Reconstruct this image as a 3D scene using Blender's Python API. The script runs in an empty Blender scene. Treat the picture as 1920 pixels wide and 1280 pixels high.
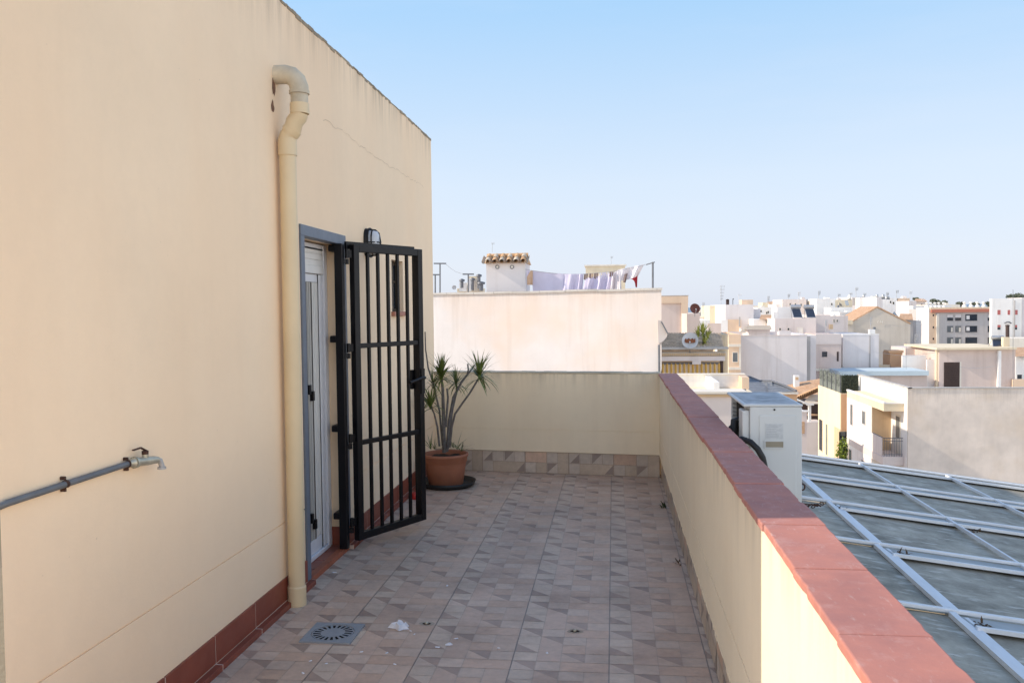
import bpy, math, random
from mathutils import Vector, Matrix
R = math.radians
rnd = random.Random(11)
S = bpy.context.scene
COL = S.collection

# ------------------------------------------------------------------ survey camera (used to read real positions off the photo)
F = 1600.0; H = 1.6
MR = Vector((0.99296088, 0.11783427, -0.01199079))
MD = Vector((-0.00750353, -0.03845118, -0.99923231))
MF = Vector((-0.11820487, 0.99228856, -0.03729635))
EYE = Vector((0, 0, H))
def ray(px, py): return MR*((px-960)/F) + MD*((py-640)/F) + MF
def onY(px, py, Y):
    d = ray(px, py); return EYE + d*(Y/d.y)
def onX(px, py, X):
    d = ray(px, py); return EYE + d*(X/d.x)
def onZ(px, py, z):
    d = ray(px, py); return EYE + d*((z-H)/d.z)

# ------------------------------------------------------------------ materials
def newmat(name):
    m = bpy.data.materials.new(name); m.use_nodes = True
    nt = m.node_tree; b = nt.nodes['Principled BSDF']
    return m, nt, b
def N(nt, t, **kw):
    n = nt.nodes.new(t)
    for k, v in kw.items(): setattr(n, k, v)
    return n
def L(nt, a, b): nt.links.new(a, b)
def mixc(nt, fac, a, b, mode='MIX'):
    n = N(nt, 'ShaderNodeMix', data_type='RGBA', blend_type=mode)
    for i, v in ((0, fac), (6, a), (7, b)):
        if hasattr(v, 'is_linked') or isinstance(v, bpy.types.NodeSocket): L(nt, v, n.inputs[i])
        else: n.inputs[i].default_value = v if i == 0 else (*v, 1)
    return n.outputs[2]
def math_(nt, op, a, b=None):
    n = N(nt, 'ShaderNodeMath', operation=op)
    for i, v in ((0, a), (1, b)):
        if v is None: continue
        if isinstance(v, bpy.types.NodeSocket): L(nt, v, n.inputs[i])
        else: n.inputs[i].default_value = v
    return n.outputs[0]
def posnode(nt, scale=(1, 1, 1)):
    g = N(nt, 'ShaderNodeNewGeometry'); mp = N(nt, 'ShaderNodeMapping')
    mp.inputs['Scale'].default_value = scale
    L(nt, g.outputs['Position'], mp.inputs['Vector'])
    return mp.outputs['Vector']
def noise(nt, vec, scale, detail=5, rough=.55, lo=None, hi=None):
    n = N(nt, 'ShaderNodeTexNoise'); n.inputs['Scale'].default_value = scale
    n.inputs['Detail'].default_value = detail; n.inputs['Roughness'].default_value = rough
    L(nt, vec, n.inputs['Vector'])
    o = n.outputs['Fac']
    if lo is not None:
        r = N(nt, 'ShaderNodeMapRange'); r.inputs[1].default_value = lo; r.inputs[2].default_value = hi
        L(nt, o, r.inputs[0]); o = r.outputs[0]
    return o
def bumpit(nt, b, h, strength, dist):
    n = N(nt, 'ShaderNodeBump'); n.inputs['Strength'].default_value = strength; n.inputs['Distance'].default_value = dist
    L(nt, h, n.inputs['Height']); L(nt, n.outputs[0], b.inputs['Normal'])
def sc(c, k): return tuple(max(0, min(1, x*k)) for x in c)

def stucco(name, c, blotch=.10, streak=.12, s=1.0, stain=None, grime=None, grime_amt=.8, bump=.35, tint=None, rough=.92, topfade=None):
    m, nt, b = newmat(name)
    p = posnode(nt); b.inputs['Roughness'].default_value = rough
    f1 = noise(nt, p, .8*s, 6, .6, .35, .7)
    col = mixc(nt, f1, sc(c, 1+blotch*.4), sc(c, 1-blotch))
    ps = posnode(nt, (2.6*s, 2.6*s, .16*s))
    f2 = noise(nt, ps, 1.6, 5, .6, .52, .78)
    col = mixc(nt, math_(nt, 'MULTIPLY', f2, streak*2.2), col, sc((c[0]*.62, c[1]*.56, c[2]*.5), 1))
    if tint:
        f3 = noise(nt, p, .35*s, 4, .6, .5, .68)
        col = mixc(nt, math_(nt, 'MULTIPLY', f3, tint[1]), col, tint[0])
    if grime:   # dark run-off below an upper edge: (z_low, z_top)
        g = N(nt, 'ShaderNodeNewGeometry'); sx = N(nt, 'ShaderNodeSeparateXYZ'); L(nt, g.outputs['Position'], sx.inputs[0])
        mr = N(nt, 'ShaderNodeMapRange'); mr.inputs[1].default_value = grime[0]; mr.inputs[2].default_value = grime[1]
        L(nt, sx.outputs['Z'], mr.inputs[0])
        e = math_(nt, 'POWER', mr.outputs[0], 3.0)
        pg = posnode(nt, (6, 6, .45)); n3 = noise(nt, pg, 2.2, 6, .65, .40, .68)
        col = mixc(nt, math_(nt, 'MULTIPLY', math_(nt, 'MULTIPLY', e, n3), grime_amt), col, (.10, .075, .05))
    fine = noise(nt, p, 14*s, 5, .7, .3, .8)
    col = mixc(nt, .5, col, mixc(nt, fine, sc(c, .93), sc(c, 1.05)), 'MIX') if False else mixc(nt, math_(nt, 'MULTIPLY', fine, .10), col, sc(c, .75))
    L(nt, col, b.inputs['Base Color'])
    nb = noise(nt, p, 90 if s >= 1 else 30, 4, .7)
    bumpit(nt, b, nb, bump, .004)
    return m

def plain(name, c, rough=.6, metal=0, var=.15, vs=6, bump=0, spec=None, coat=0):
    m, nt, b = newmat(name)
    p = posnode(nt); f = noise(nt, p, vs, 5, .6, .3, .7)
    L(nt, mixc(nt, f, sc(c, 1+var*.4), sc(c, 1-var)), b.inputs['Base Color'])
    b.inputs['Roughness'].default_value = rough; b.inputs['Metallic'].default_value = metal
    if spec is not None: b.inputs['Specular IOR Level'].default_value = spec
    r = noise(nt, p, vs*3, 3, .6); 
    L(nt, math_(nt, 'ADD', math_(nt, 'MULTIPLY', r, .25), max(0, rough-.12)), b.inputs['Roughness'])
    if bump: bumpit(nt, b, noise(nt, p, vs*9, 4, .7), bump, .003)
    return m

def vcol(name, dirt=.25, rough=.6, s=1.0, bump=.2, dcol=(.12, .10, .09)):
    m, nt, b = newmat(name)
    a = N(nt, 'ShaderNodeAttribute', attribute_name='Col')
    p = posnode(nt)
    f = noise(nt, p, 2.0*s, 7, .65, .45, .75); g = noise(nt, p, 22*s, 5, .7, .35, .75)
    col = mixc(nt, math_(nt, 'MULTIPLY', g, .22), a.outputs['Color'], (.10, .08, .075))
    col = mixc(nt, math_(nt, 'MULTIPLY', f, dirt), col, dcol)
    L(nt, col, b.inputs['Base Color'])
    L(nt, math_(nt, 'ADD', math_(nt, 'MULTIPLY', f, .25), rough-.1), b.inputs['Roughness'])
    if bump: bumpit(nt, b, g, bump, .002)
    return m

def tiled(name, c1, c2, axis=0, scale=10, rough=.85):   # rows of roof tiles as colour + relief
    m, nt, b = newmat(name)
    p = posnode(nt)
    f = noise(nt, p, 2.5, 6, .6, .3, .7); g = noise(nt, p, 9, 4, .6, .4, .7)
    col = mixc(nt, f, c1, c2); col = mixc(nt, math_(nt, 'MULTIPLY', g, .5), col, sc(c1, .55))
    w = N(nt, 'ShaderNodeTexWave', bands_direction='XYZ'[axis]); w.inputs['Scale'].default_value = scale
    w.inputs['Distortion'].default_value = .6; w.inputs['Detail'].default_value = 1
    L(nt, p, w.inputs['Vector'])
    col = mixc(nt, math_(nt, 'MULTIPLY', math_(nt, 'POWER', w.outputs['Fac'], 3), .45), col, sc(c1, .35))
    L(nt, col, b.inputs['Base Color']); b.inputs['Roughness'].default_value = rough
    bumpit(nt, b, w.outputs['Fac'], .6, .05)
    return m

CREAM = (.93, .735, .515)
M = {}
M['wall'] = stucco('house_stucco', CREAM, blotch=.06, streak=.035, tint=((.86, .65, .46), .3), grime=(2.80, 3.33), grime_amt=.6, bump=.25)
def enrich(m, c):
    nt = m.node_tree; b = nt.nodes['Principled BSDF']; src = b.inputs['Base Color'].links[0].from_socket
    p = posnode(nt); pv = posnode(nt, (1, 1.0, .35))
    a = noise(nt, pv, 1.1, 3, .5, .44, .60); col = mixc(nt, math_(nt, 'MULTIPLY', a, .30), src, sc((c[0]*.97, c[1]*.90, c[2]*.84), 1))
    d = noise(nt, p, 2.6, 8, .7, .50, .80); col = mixc(nt, math_(nt, 'MULTIPLY', d, .16), col, sc(c, .76))
    sp = noise(nt, p, 38, 2, .5, .765, .80); col = mixc(nt, math_(nt, 'MULTIPLY', sp, .35), col, sc(c, .45))
    L(nt, col, b.inputs['Base Color'])
    bp = [n for n in nt.nodes if n.type == 'BUMP'][0]; big = noise(nt, p, 5, 6, .65); b2 = N(nt, 'ShaderNodeBump'); b2.inputs['Strength'].default_value = .35; b2.inputs['Distance'].default_value = .012
    L(nt, big, b2.inputs['Height']); L(nt, bp.outputs[0], b2.inputs['Normal']); L(nt, b2.outputs[0], b.inputs['Normal'])
enrich(M['wall'], CREAM)
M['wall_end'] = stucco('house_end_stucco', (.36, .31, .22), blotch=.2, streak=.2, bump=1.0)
M['parapet'] = stucco('parapet_stucco', (.88, .755, .555), blotch=.07, streak=.08, grime=(.62, 1.0), grime_amt=.45, bump=.25)
def m_coping(name='coping_tile', c1=(.54, .215, .155), c2=(.38, .165, .140)):
    m, nt, b = newmat(name)
    p = posnode(nt); f = noise(nt, p, 5, 7, .65, .3, .72)
    col = mixc(nt, f, c1, c2)
    d = noise(nt, p, 17, 6, .7, .52, .72); col = mixc(nt, math_(nt, 'MULTIPLY', d, .5), col, (.55, .33, .29))
    ps = posnode(nt, (9, 2.2, 9)); w = noise(nt, ps, 8, 5, .6, .60, .74); col = mixc(nt, math_(nt, 'MULTIPLY', w, .45), col, (.60, .45, .40))
    k = noise(nt, p, 2.3, 5, .6, .55, .75); col = mixc(nt, math_(nt, 'MULTIPLY', k, .45), col, (.24, .105, .10))
    L(nt, col, b.inputs['Base Color']); b.inputs['Roughness'].default_value = .8
    bumpit(nt, b, noise(nt, p, 60, 5, .7), .5, .002); return m
M['coping'] = m_coping()
enrich(M['parapet'], (.88, .755, .555))
M['redtile'] = plain('red_skirting_tile', (.25, .062, .034), .5, var=.18, vs=5)
M['redstep'] = plain('red_step_tile', (.27, .085, .055), .5, var=.25, vs=5)
M['redgrout'] = plain('skirting_grout', (.60, .46, .38), .9)
M['floor'] = vcol('terrace_tile', .42, .52, 1.0, .15)
M['skirt'] = vcol('skirting_tile', .25, .6, 1.0, .15, (.16, .12, .08))
M['black'] = plain('black_paint', (.005, .005, .007), .40, var=.3, vs=12, spec=.28)
M['grey_frame'] = plain('grey_painted_frame', (.13, .155, .20), .45, var=.15)
M['white_pvc'] = plain('white_pvc', (.70, .71, .74), .35, var=.06)
M['shutter'] = plain('shutter_slat', (.72, .71, .68), .45, var=.08)
M['pipe'] = plain('cream_pipe', (.70, .56, .35), .45, var=.08, vs=3)
M['pipe_top'] = plain('weathered_pipe', (.60, .53, .40), .6, var=.25, vs=9)
M['grey_pipe'] = plain('grey_water_pipe', (.13, .14, .15), .5, var=.2, vs=15)
M['rust'] = plain('rusty_iron', (.075, .035, .022), .85, var=.5, vs=30, bump=.6)
M['brass'] = plain('worn_brass', (.48, .46, .37), .4, metal=.5, var=.25, vs=30)
M['zinc'] = plain('dull_zinc', (.42, .42, .42), .5, metal=.3, var=.2, vs=20)
M['drain'] = plain('grey_drain_plastic', (.27, .29, .31), .55, var=.15, vs=12)
M['dark'] = plain('dark_hole', (.012, .011, .010), .9)
M['terracotta'] = plain('terracotta', (.40, .155, .085), .75, var=.18, vs=5, bump=.2)
M['saucer'] = plain('black_plastic', (.014, .016, .017), .5)
M['soil'] = plain('potting_soil', (.05, .033, .022), 1, var=.5, vs=40, bump=1)
M['stem'] = plain('grey_bark', (.17, .155, .145), .9, var=.4, vs=35, bump=.8)
M['leaf'] = plain('spiky_leaf', (.125, .165, .032), .5, var=.5, vs=9)
M['leaf_pale'] = plain('pale_spiky_leaf', (.50, .50, .11), .6, var=.4, vs=4)
M['dryleaf'] = plain('dry_leaf', (.12, .07, .035), .9, var=.5, vs=60)
M['weed'] = plain('weed_leaf', (.035, .06, .018), .7, var=.4, vs=40)
M['paper'] = plain('white_scrap', (.72, .72, .74), .8, var=.08)
M['redplastic'] = plain('red_plastic', (.50, .03, .025), .4)
M['ac'] = plain('ac_casing', (.60, .61, .60), .5, var=.07, vs=3)
M['ac_top'] = plain('ac_dirty_top', (.44, .45, .46), .6, var=.45, vs=14)
M['ac_label'] = plain('ac_label', (.54, .555, .56), .6, var=.12, vs=60)
M['ac_ink'] = plain('ac_label_ink', (.40, .42, .44), .6)
M['beige_plastic'] = plain('beige_plastic', (.52, .45, .32), .5)
M['coil'] = plain('coil_fins', (.07, .065, .06), .6, metal=.4, var=.3, vs=50)
M['hose'] = plain('black_hose', (.012, .012, .014), .6)
M['alu'] = plain('white_aluminium', (.76, .775, .79), .5, metal=0, var=.1, vs=4)
M['alu_dark'] = plain('aluminium_gutter', (.36, .385, .39), .5, metal=0, var=.2, vs=5)
M['opal'] = plain('opal_lamp_glass', (.55, .58, .62), .25, var=.1)
M['glass'] = plain('dark_window_glass', (.03, .04, .055), .12, var=.4, vs=.8)
M['glass_grey'] = plain('grey_window_glass', (.16, .18, .19), .2, var=.3, vs=1.2)
M['metal'] = plain('galvanised_steel', (.17, .18, .20), .5, metal=.3, var=.2)
M['antenna'] = plain('antenna_metal', (.46, .47, .48), .5, metal=.3)
def m_pane():
    m, nt, b = newmat('dirty_roof_glass')
    p = posnode(nt)
    f = noise(nt, p, 3.2, 8, .7, .32, .70)
    col = mixc(nt, f, (.42, .38, .30), (.18, .165, .13))
    ps = posnode(nt, (1.0, 3.2, 1)); sp = noise(nt, ps, 6.5, 4, .55, .57, .68)
    col = mixc(nt, math_(nt, 'MULTIPLY', sp, .75), col, (.60, .57, .50))
    dk = noise(nt, p, 26, 4, .6, .66, .74)
    col = mixc(nt, math_(nt, 'MULTIPLY', dk, .7), col, (.05, .05, .045))
    L(nt, col, b.inputs['Base Color'])
    L(nt, math_(nt, 'ADD', math_(nt, 'MULTIPLY', f, .35), .42), b.inputs['Roughness'])
    b.inputs['Specular IOR Level'].default_value = .35
    bumpit(nt, b, noise(nt, p, 9, 4, .6), .2, .01)
    return m
M['pane'] = m_pane()
# town colours
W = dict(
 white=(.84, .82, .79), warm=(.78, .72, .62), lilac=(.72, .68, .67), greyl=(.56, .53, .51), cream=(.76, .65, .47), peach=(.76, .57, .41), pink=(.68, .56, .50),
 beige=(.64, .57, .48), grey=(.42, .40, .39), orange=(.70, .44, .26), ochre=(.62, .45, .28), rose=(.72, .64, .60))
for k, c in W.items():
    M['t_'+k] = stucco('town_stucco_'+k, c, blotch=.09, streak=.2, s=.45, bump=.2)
M['adj'] = stucco('adjacent_wall_stucco', (.66, .63, .62), blotch=.10, streak=.22, s=.8, tint=((.68, .53, .42), .6), grime=(1.3, 2.12), grime_amt=.25, bump=.3)
M['cap_grey'] = stucco('grey_wall_cap', (.50, .48, .45), blotch=.25, streak=.2, s=1, bump=.4)
M['bigwall'] = stucco('weathered_party_wall', (.76, .665, .575), blotch=.20, streak=.07, s=.9, tint=((.68, .55, .41), .6), grime=(-5.4, -3.0), grime_amt=.18, bump=.5)
M['rooftile'] = tiled('clay_roof_tile', (.60, .34, .19), (.74, .52, .34), 0, 5.0)
M['rooftile_pale'] = tiled('pale_roof_tile', (.55, .45, .34), (.66, .56, .44), 0, 3.0)
M['rooftile_grey'] = tiled('weathered_grey_roof_tile', (.26, .22, .18), (.36, .31, .26), 2, 14.0)
M['rooftile_rows'] = tiled('grey_metal_roofing', (.17, .19, .22), (.24, .26, .29), 2, 6.0)
M['barrel'] = plain('barrel_tile', (.62, .38, .20), .9, var=.45, vs=9, bump=.5)
M['barrel_pale'] = plain('lichened_barrel_tile', (.60, .50, .38), .9, var=.45, vs=9, bump=.5)
M['brown'] = plain('brown_wood_door', (.055, .030, .025), .6, var=.3)
M['redshut'] = plain('red_shutter', (.48, .13, .12), .6)
M['red_cornice'] = plain('red_cornice', (.55, .20, .13), .8)
M['skyblue_roof'] = plain('pale_blue_roof_membrane', (.56, .66, .70), .6, var=.1, vs=.6)
M['hedge'] = plain('artificial_hedge', (.060, .075, .050), .8, var=.5, vs=12, bump=.8)
M['mesh_screen'] = plain('grey_green_screen', (.17, .19, .17), .8, var=.3, vs=8)
M['awn_y'] = plain('awning_yellow', (.68, .42, .10), .8, var=.15)
M['awn_c'] = plain('awning_cream', (.72, .60, .47), .8, var=.1)
M['solar'] = plain('solar_glass', (.035, .045, .07), .15, var=.3, vs=1)
M['tank'] = plain('tank_steel', (.45, .46, .47), .35, metal=.5)
M['dish_white'] = plain('dish_white', (.62, .62, .62), .5, var=.12)
M['cloth_lilac'] = plain('lilac_cotton', (.62, .58, .70), .9, var=.08, vs=3)
M['cloth_lav'] = plain('lavender_cotton', (.70, .65, .79), .9, var=.1, vs=3)
M['cloth_white'] = plain('white_cotton', (.80, .75, .76), .9, var=.06, vs=3)
M['cloth_brown'] = plain('brown_cotton', (.28, .20, .18), .9, var=.3)
M['cloth_orange'] = plain('tan_cotton', (.60, .40, .27), .9, var=.15)
M['cloth_red'] = plain('dark_red_cotton', (.32, .012, .02), .9, var=.15)
M['tree'] = plain('far_tree_leaf', (.15, .17, .115), .8, var=.5, vs=.8)
M['bark'] = plain('far_tree_bark', (.10, .075, .055), .9)
M['ink_white'] = plain('painted_white_letter', (.85, .80, .72), .8, var=.05)

# ------------------------------------------------------------------ mesh builder
ORG = {}
class MB:
    def __init__(s): s.v = []; s.f = []; s.mi = []; s.c = []; s.sm = []
    def face(s, pts, mi=0, col=None, sm=False):
        i = len(s.v); s.v += [Vector(p) for p in pts]; s.f.append(list(range(i, i+len(pts)))); s.mi.append(mi); s.c.append(col); s.sm.append(sm)
        return s
    def idx(s, vs, fs, mi=0, sm=False, col=None):
        i = len(s.v); s.v += [Vector(p) for p in vs]
        for f in fs: s.f.append([i+k for k in f]); s.mi.append(mi); s.c.append(col); s.sm.append(sm)
        return s
    def hexa(s, p, mi=0, col=None):   # p: 4 bottom ccw + 4 top ccw
        return s.idx(p, [(3, 2, 1, 0), (4, 5, 6, 7), (0, 1, 5, 4), (1, 2, 6, 5), (2, 3, 7, 6), (3, 0, 4, 7)], mi, False, col)
    def box(s, x0, x1, y0, y1, z0, z1, mi=0, col=None):
        return s.hexa([(x0, y0, z0), (x1, y0, z0), (x1, y1, z0), (x0, y1, z0), (x0, y0, z1), (x1, y0, z1), (x1, y1, z1), (x0, y1, z1)], mi, col)
    def obox(s, a, b, w, h, up=(0, 0, 1), mi=0):  # bar from a to b, w sideways, h along up (centred)
        a = Vector(a); b = Vector(b); d = (b-a).normalized(); up = Vector(up)
        side = d.cross(up).normalized(); u = side.cross(d).normalized()
        S_ = side*(w/2); U = u*(h/2)
        return s.hexa([a-S_-U, a+S_-U, b+S_-U, b-S_-U, a-S_+U, a+S_+U, b+S_+U, b-S_+U], mi)
    def prism(s, poly, z0, z1, mi=0):   # poly in xy ccw
        n = len(poly)
        vs = [(x, y, z0) for x, y in poly] + [(x, y, z1) for x, y in poly]
        fs = [tuple(range(n-1, -1, -1)), tuple(range(n, 2*n))] + [(i, (i+1) % n, n+(i+1) % n, n+i) for i in range(n)]
        return s.idx(vs, fs, mi)
    def tube(s, path, r, n=10, mi=0, caps=True):
        path = [Vector(p) for p in path]; rs = r if isinstance(r, (list, tuple)) else [r]*len(path)
        d0 = (path[1]-path[0]).normalized(); ref = Vector((0, 0, 1)) if abs(d0.z) < .9 else Vector((1, 0, 0))
        u = d0.cross(ref).normalized(); vs = []
        for i, p in enumerate(path):
            d = (path[min(i+1, len(path)-1)]-path[max(i-1, 0)]).normalized()
            u = (u - d*u.dot(d)).normalized(); w = d.cross(u)
            for k in range(n):
                a = 2*math.pi*k/n; vs.append(p + (u*math.cos(a)+w*math.sin(a))*rs[i])
        fs = [(i*n+k, i*n+(k+1) % n, (i+1)*n+(k+1) % n, (i+1)*n+k) for i in range(len(path)-1) for k in range(n)]
        s.idx(vs, fs, mi, True)
        if caps:
            s.face([vs[k] for k in range(n-1, -1, -1)], mi); s.face(vs[-n:], mi)
        return s
    def lathe(s, c, prof, n=32, mi=0, ax='Z', sm=True):  # prof (r, h)
        c = Vector(c); vs = []
        for r, h in prof:
            for k in range(n):
                a = 2*math.pi*k/n; x, y = r*math.cos(a), r*math.sin(a)
                vs.append(c + (Vector((x, y, h)) if ax == 'Z' else Vector((x, h, y)) if ax == 'Y' else Vector((h, x, y))))
        m = len(prof)
        fs = [(i*n+k, i*n+(k+1) % n, (i+1)*n+(k+1) % n, (i+1)*n+k) for i in range(m-1) for k in range(n)]
        if ax == 'Y': fs = [f[::-1] for f in fs]
        s.idx(vs, fs, mi, sm)
        return s
    def build(s, name, mats, parent=None, bevel=0, kind=None):
        if not isinstance(mats, (list, tuple)): mats = [mats]
        if parent is not None: org = ORG[parent.name]
        else:
            xs = [p.x for p in s.v]; ys = [p.y for p in s.v]; zs = [p.z for p in s.v]
            org = Vector(((min(xs)+max(xs))/2, (min(ys)+max(ys))/2, min(zs))) if kind != 'structure' else Vector((0, 0, 0))
        me = bpy.data.meshes.new(name)
        me.from_pydata([p-org for p in s.v], [], s.f)
        for m in mats: me.materials.append(m)
        me.polygons.foreach_set('material_index', s.mi)
        me.polygons.foreach_set('use_smooth', s.sm)
        if any(c is not None for c in s.c):
            at = me.color_attributes.new('Col', 'FLOAT_COLOR', 'CORNER'); k = 0
            for f, c in zip(s.f, s.c):
                for _ in f: at.data[k].color = (*(c or (.5, .5, .5)), 1); k += 1
        me.update()
        o = bpy.data.objects.new(name, me); COL.objects.link(o)
        if parent is not None: o.parent = parent
        else: o.location = org
        ORG[o.name] = org
        if bevel:
            bv = o.modifiers.new('bevel', 'BEVEL'); bv.width = bevel; bv.segments = 2; bv.limit_method = 'ANGLE'
        if kind: o['kind'] = kind
        return o
def tag(o, label, cat, group=None):
    o['label'] = label; o['category'] = cat
    if group: o['group'] = group
    return o
def thing(name, loc, label, cat, group=None):
    o = bpy.data.objects.new(name, None); COL.objects.link(o); o.location = loc; o.empty_display_size = .2
    ORG[o.name] = Vector(loc); return tag(o, label, cat, group)
def copy_thing(o, loc, label=None):
    def cp(x, par):
        c = x.copy(); COL.objects.link(c)
        if par is not None: c.parent = par
        for ch in [k for k in bpy.data.objects if k.parent == x]: cp(ch, c)
        return c
    r = cp(o, None); r.location = loc; ORG[r.name] = Vector(loc)
    if label: r['label'] = label
    return r

XL, XR = -1.791, .422
YN, YF = 2.288, 8.41
ZT = 3.30
PT = .985
# ------------------------------------------------------------------ terrace floor (structure)
LIGHT, PINK, PINK2, DK, LINE, GROUT = (.64, .50, .385), (.625, .43, .31), (.63, .455, .34), (.43, .305, .235), (.54, .405, .31), (.40, .30, .235)
def jit(c, k=.05):
    f = 1+rnd.uniform(-k, k); return tuple(x*f for x in c)
# tile layout on a 4x4 module: (x0,x1,y0,y1,kind) y from near to far
CELLS = [(0, 1, 3, 4, 'L'), (0, 1, 2, 3, 'tA'), (0, 1, 1, 2, 'L'), (0, 1, 0, 1, 'tB'),
         (1, 2, 1, 4, 'tC'), (1, 2, 0, 1, 'L2'),
         (2, 3, 3, 4, 'L2'), (2, 3, 2, 3, 'P'), (2, 3, 1, 2, 'tB2'), (3, 4, 2, 4, 'P2'), (3, 4, 1, 2, 'L2'), (2, 4, 0, 1, 'P')]
def tile_faces(mb, place, gap=.0055, line=.004, x_max=4, tone=.92):
    """place(u,v,h) -> world point, u,v in 0..4 modules, h height above bed"""
    g = gap*4/.44/2; l = line*4/.44/2
    base = 1+rnd.uniform(-.06, .06); gy_ = .0028*4/.394/2
    def q(a, b, c, d, h, col):
        mb.face([place(a, c, h), place(b, c, h), place(b, d, h), place(a, d, h)], 0, tuple(x*base*tone for x in col))
    q(g, 4-g, gy_, 4-gy_, .0012, LINE)
    for x0, x1, y0, y1, k in CELLS:
        a = x0+(g if x0 == 0 else l); b = x1-(g if x1 == 4 else l); c = y0+(gy_ if y0 == 0 else l); d = y1-(gy_ if y1 == 4 else l)
        base_c = {'L': LIGHT, 'L2': (.635, .48, .37), 'P': PINK, 'P2': PINK2}.get(k)
        if base_c: q(a, b, c, d, .0022, jit(base_c)); continue
        dk = tuple(x*base*tone for x in jit(DK, .12)); lt = {'tA': LIGHT, 'tB': (.625, .475, .37), 'tC': (.625, .445, .335), 'tB2': PINK2}[k]
        lt = tuple(x*base*tone for x in jit(lt))
        P = lambda u, v: place(u, v, .0022)
        if k == 'tA':
            mb.face([P(a, c), P(b, c), P(a, d)], 0, dk); mb.face([P(b, c), P(b, d), P(a, d)], 0, lt)
        elif k in ('tB', 'tB2'):
            mb.face([P(a, d), P(b, c), P(b, d)], 0, dk); mb.face([P(a, c), P(b, c), P(a, d)], 0, lt)
        else:
            m_ = d-.85
            mb.face([P(a, d), P(b, m_), P(b, d)], 0, dk); mb.face([P(a, m_), P(b, m_), P(a, d)], 0, lt); mb.face([P(a, c), P(b, c), P(b, m_), P(a, m_)], 0, lt)
mb = MB()
mb.face([(-6, -4, -.003), (XR+.03, -4, -.003), (XR+.03, 9.0, -.003), (-6, 9.0, -.003)], 0, GROUT)
TX, TY = .440, .394
x_line, y_line = -.031, 3.717
for i in range(-13, 2):
    for j in range(-16, 14):
        ox, oy = x_line+i*TX, y_line+j*TY
        if ox+TX < XL-.2 and oy > YN+.2: continue
        if ox > XR+.03 or oy > 8.6: continue
        if ox < -3.2 and oy > 0: continue
        if i % 1 == 0:
            tile_faces(mb, lambda u, v, h, ox=ox, oy=oy: (min(ox+u*TX/4, XR+.028), oy+v*TY/4, h-.002))
mb.build('terrace_floor', M['floor'], kind='structure')

# ------------------------------------------------------------------ the stucco house on the left
house = thing('house', (XL, 5.3, 0), 'cream stucco roof house with a white shuttered door and stained flat roof edge', 'house')
DY0, DY1, DZ1 = 4.80, 5.53, 2.045      # door opening
WY0, WY1, WZ0, WZ1 = 6.80, 7.18, 1.59, 2.02
RX = -1.96                              # back of the recesses
mb = MB()
ys = [YN, DY0, DY1, WY0, WY1, YF]; zs = sorted([0, .452, .460, WZ0, DZ1, WZ1, ZT])
def hole(y0, y1, z0, z1):
    return (y0 >= DY0-1e-6 and y1 <= DY1+1e-6 and z1 <= DZ1+1e-6) or (y0 >= WY0-1e-6 and y1 <= WY1+1e-6 and z0 >= WZ0-1e-6 and z1 <= WZ1+1e-6)
for a, b in zip(ys, ys[1:]):
    for c, d in zip(zs, zs[1:]):
        if hole(a, b, c, d): continue
        x = XL-.006 if c == .452 else XL
        mb.face([(x, a, c), (x, b, c), (x, b, d), (x, a, d)])
        if c == .452:
            mb.face([(XL, a, c), (XL, b, c), (x, b, c), (x, a, c)]); mb.face([(x, a, d), (x, b, d), (XL, b, d), (XL, a, d)])
def reveal(y0, y1, z0, z1, bottom):
    mb.face([(XL, y0, z0), (XL, y0, z1), (RX, y0, z1), (RX, y0, z0)]); mb.face([(XL, y1, z1), (XL, y1, z0), (RX, y1, z0), (RX, y1, z1)])
    mb.face([(XL, y0, z1), (XL, y1, z1), (RX, y1, z1), (RX, y0, z1)])
    if bottom: mb.face([(XL, y0, z0), (RX, y0, z0), (RX, y1, z0), (XL, y1, z0)])
    mb.face([(RX, y0, z0), (RX, y0, z1), (RX, y1, z1), (RX, y1, z0)])
reveal(DY0, DY1, 0, DZ1, True); reveal(WY0, WY1, WZ0, WZ1, True)
XB = -6.5
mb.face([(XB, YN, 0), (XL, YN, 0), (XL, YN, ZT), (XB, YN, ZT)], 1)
mb.face([(XL, YF, -11), (XB, YF, -11), (XB, YF, ZT), (XL, YF, ZT)]); mb.face([(XB, YF, 0), (XB, YN, 0), (XB, YN, ZT), (XB, YF, ZT)])
mb.face([(XB, YN, ZT), (XL, YN, ZT), (XL, YF, ZT), (XB, YF, ZT)])
mb.build('wall', [M['wall'], M['wall_end']], house)
# rough weathered lip along the roof edge
mb = MB(); y = YN
while y < YF:
    st = rnd.uniform(.015, .10); e = min(y+st, YF); h = rnd.uniform(.002, .009); o = rnd.uniform(.001, .006)
    mb.box(XL-.06, XL+o, y, e, ZT-rnd.uniform(.002, .02), ZT+h); y = e
M['edge'] = stucco('roof_edge_grime', (.34, .28, .20), blotch=.4, streak=.3, s=4, bump=.6)
mb.build('roof_edge', M['edge'], house)
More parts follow.
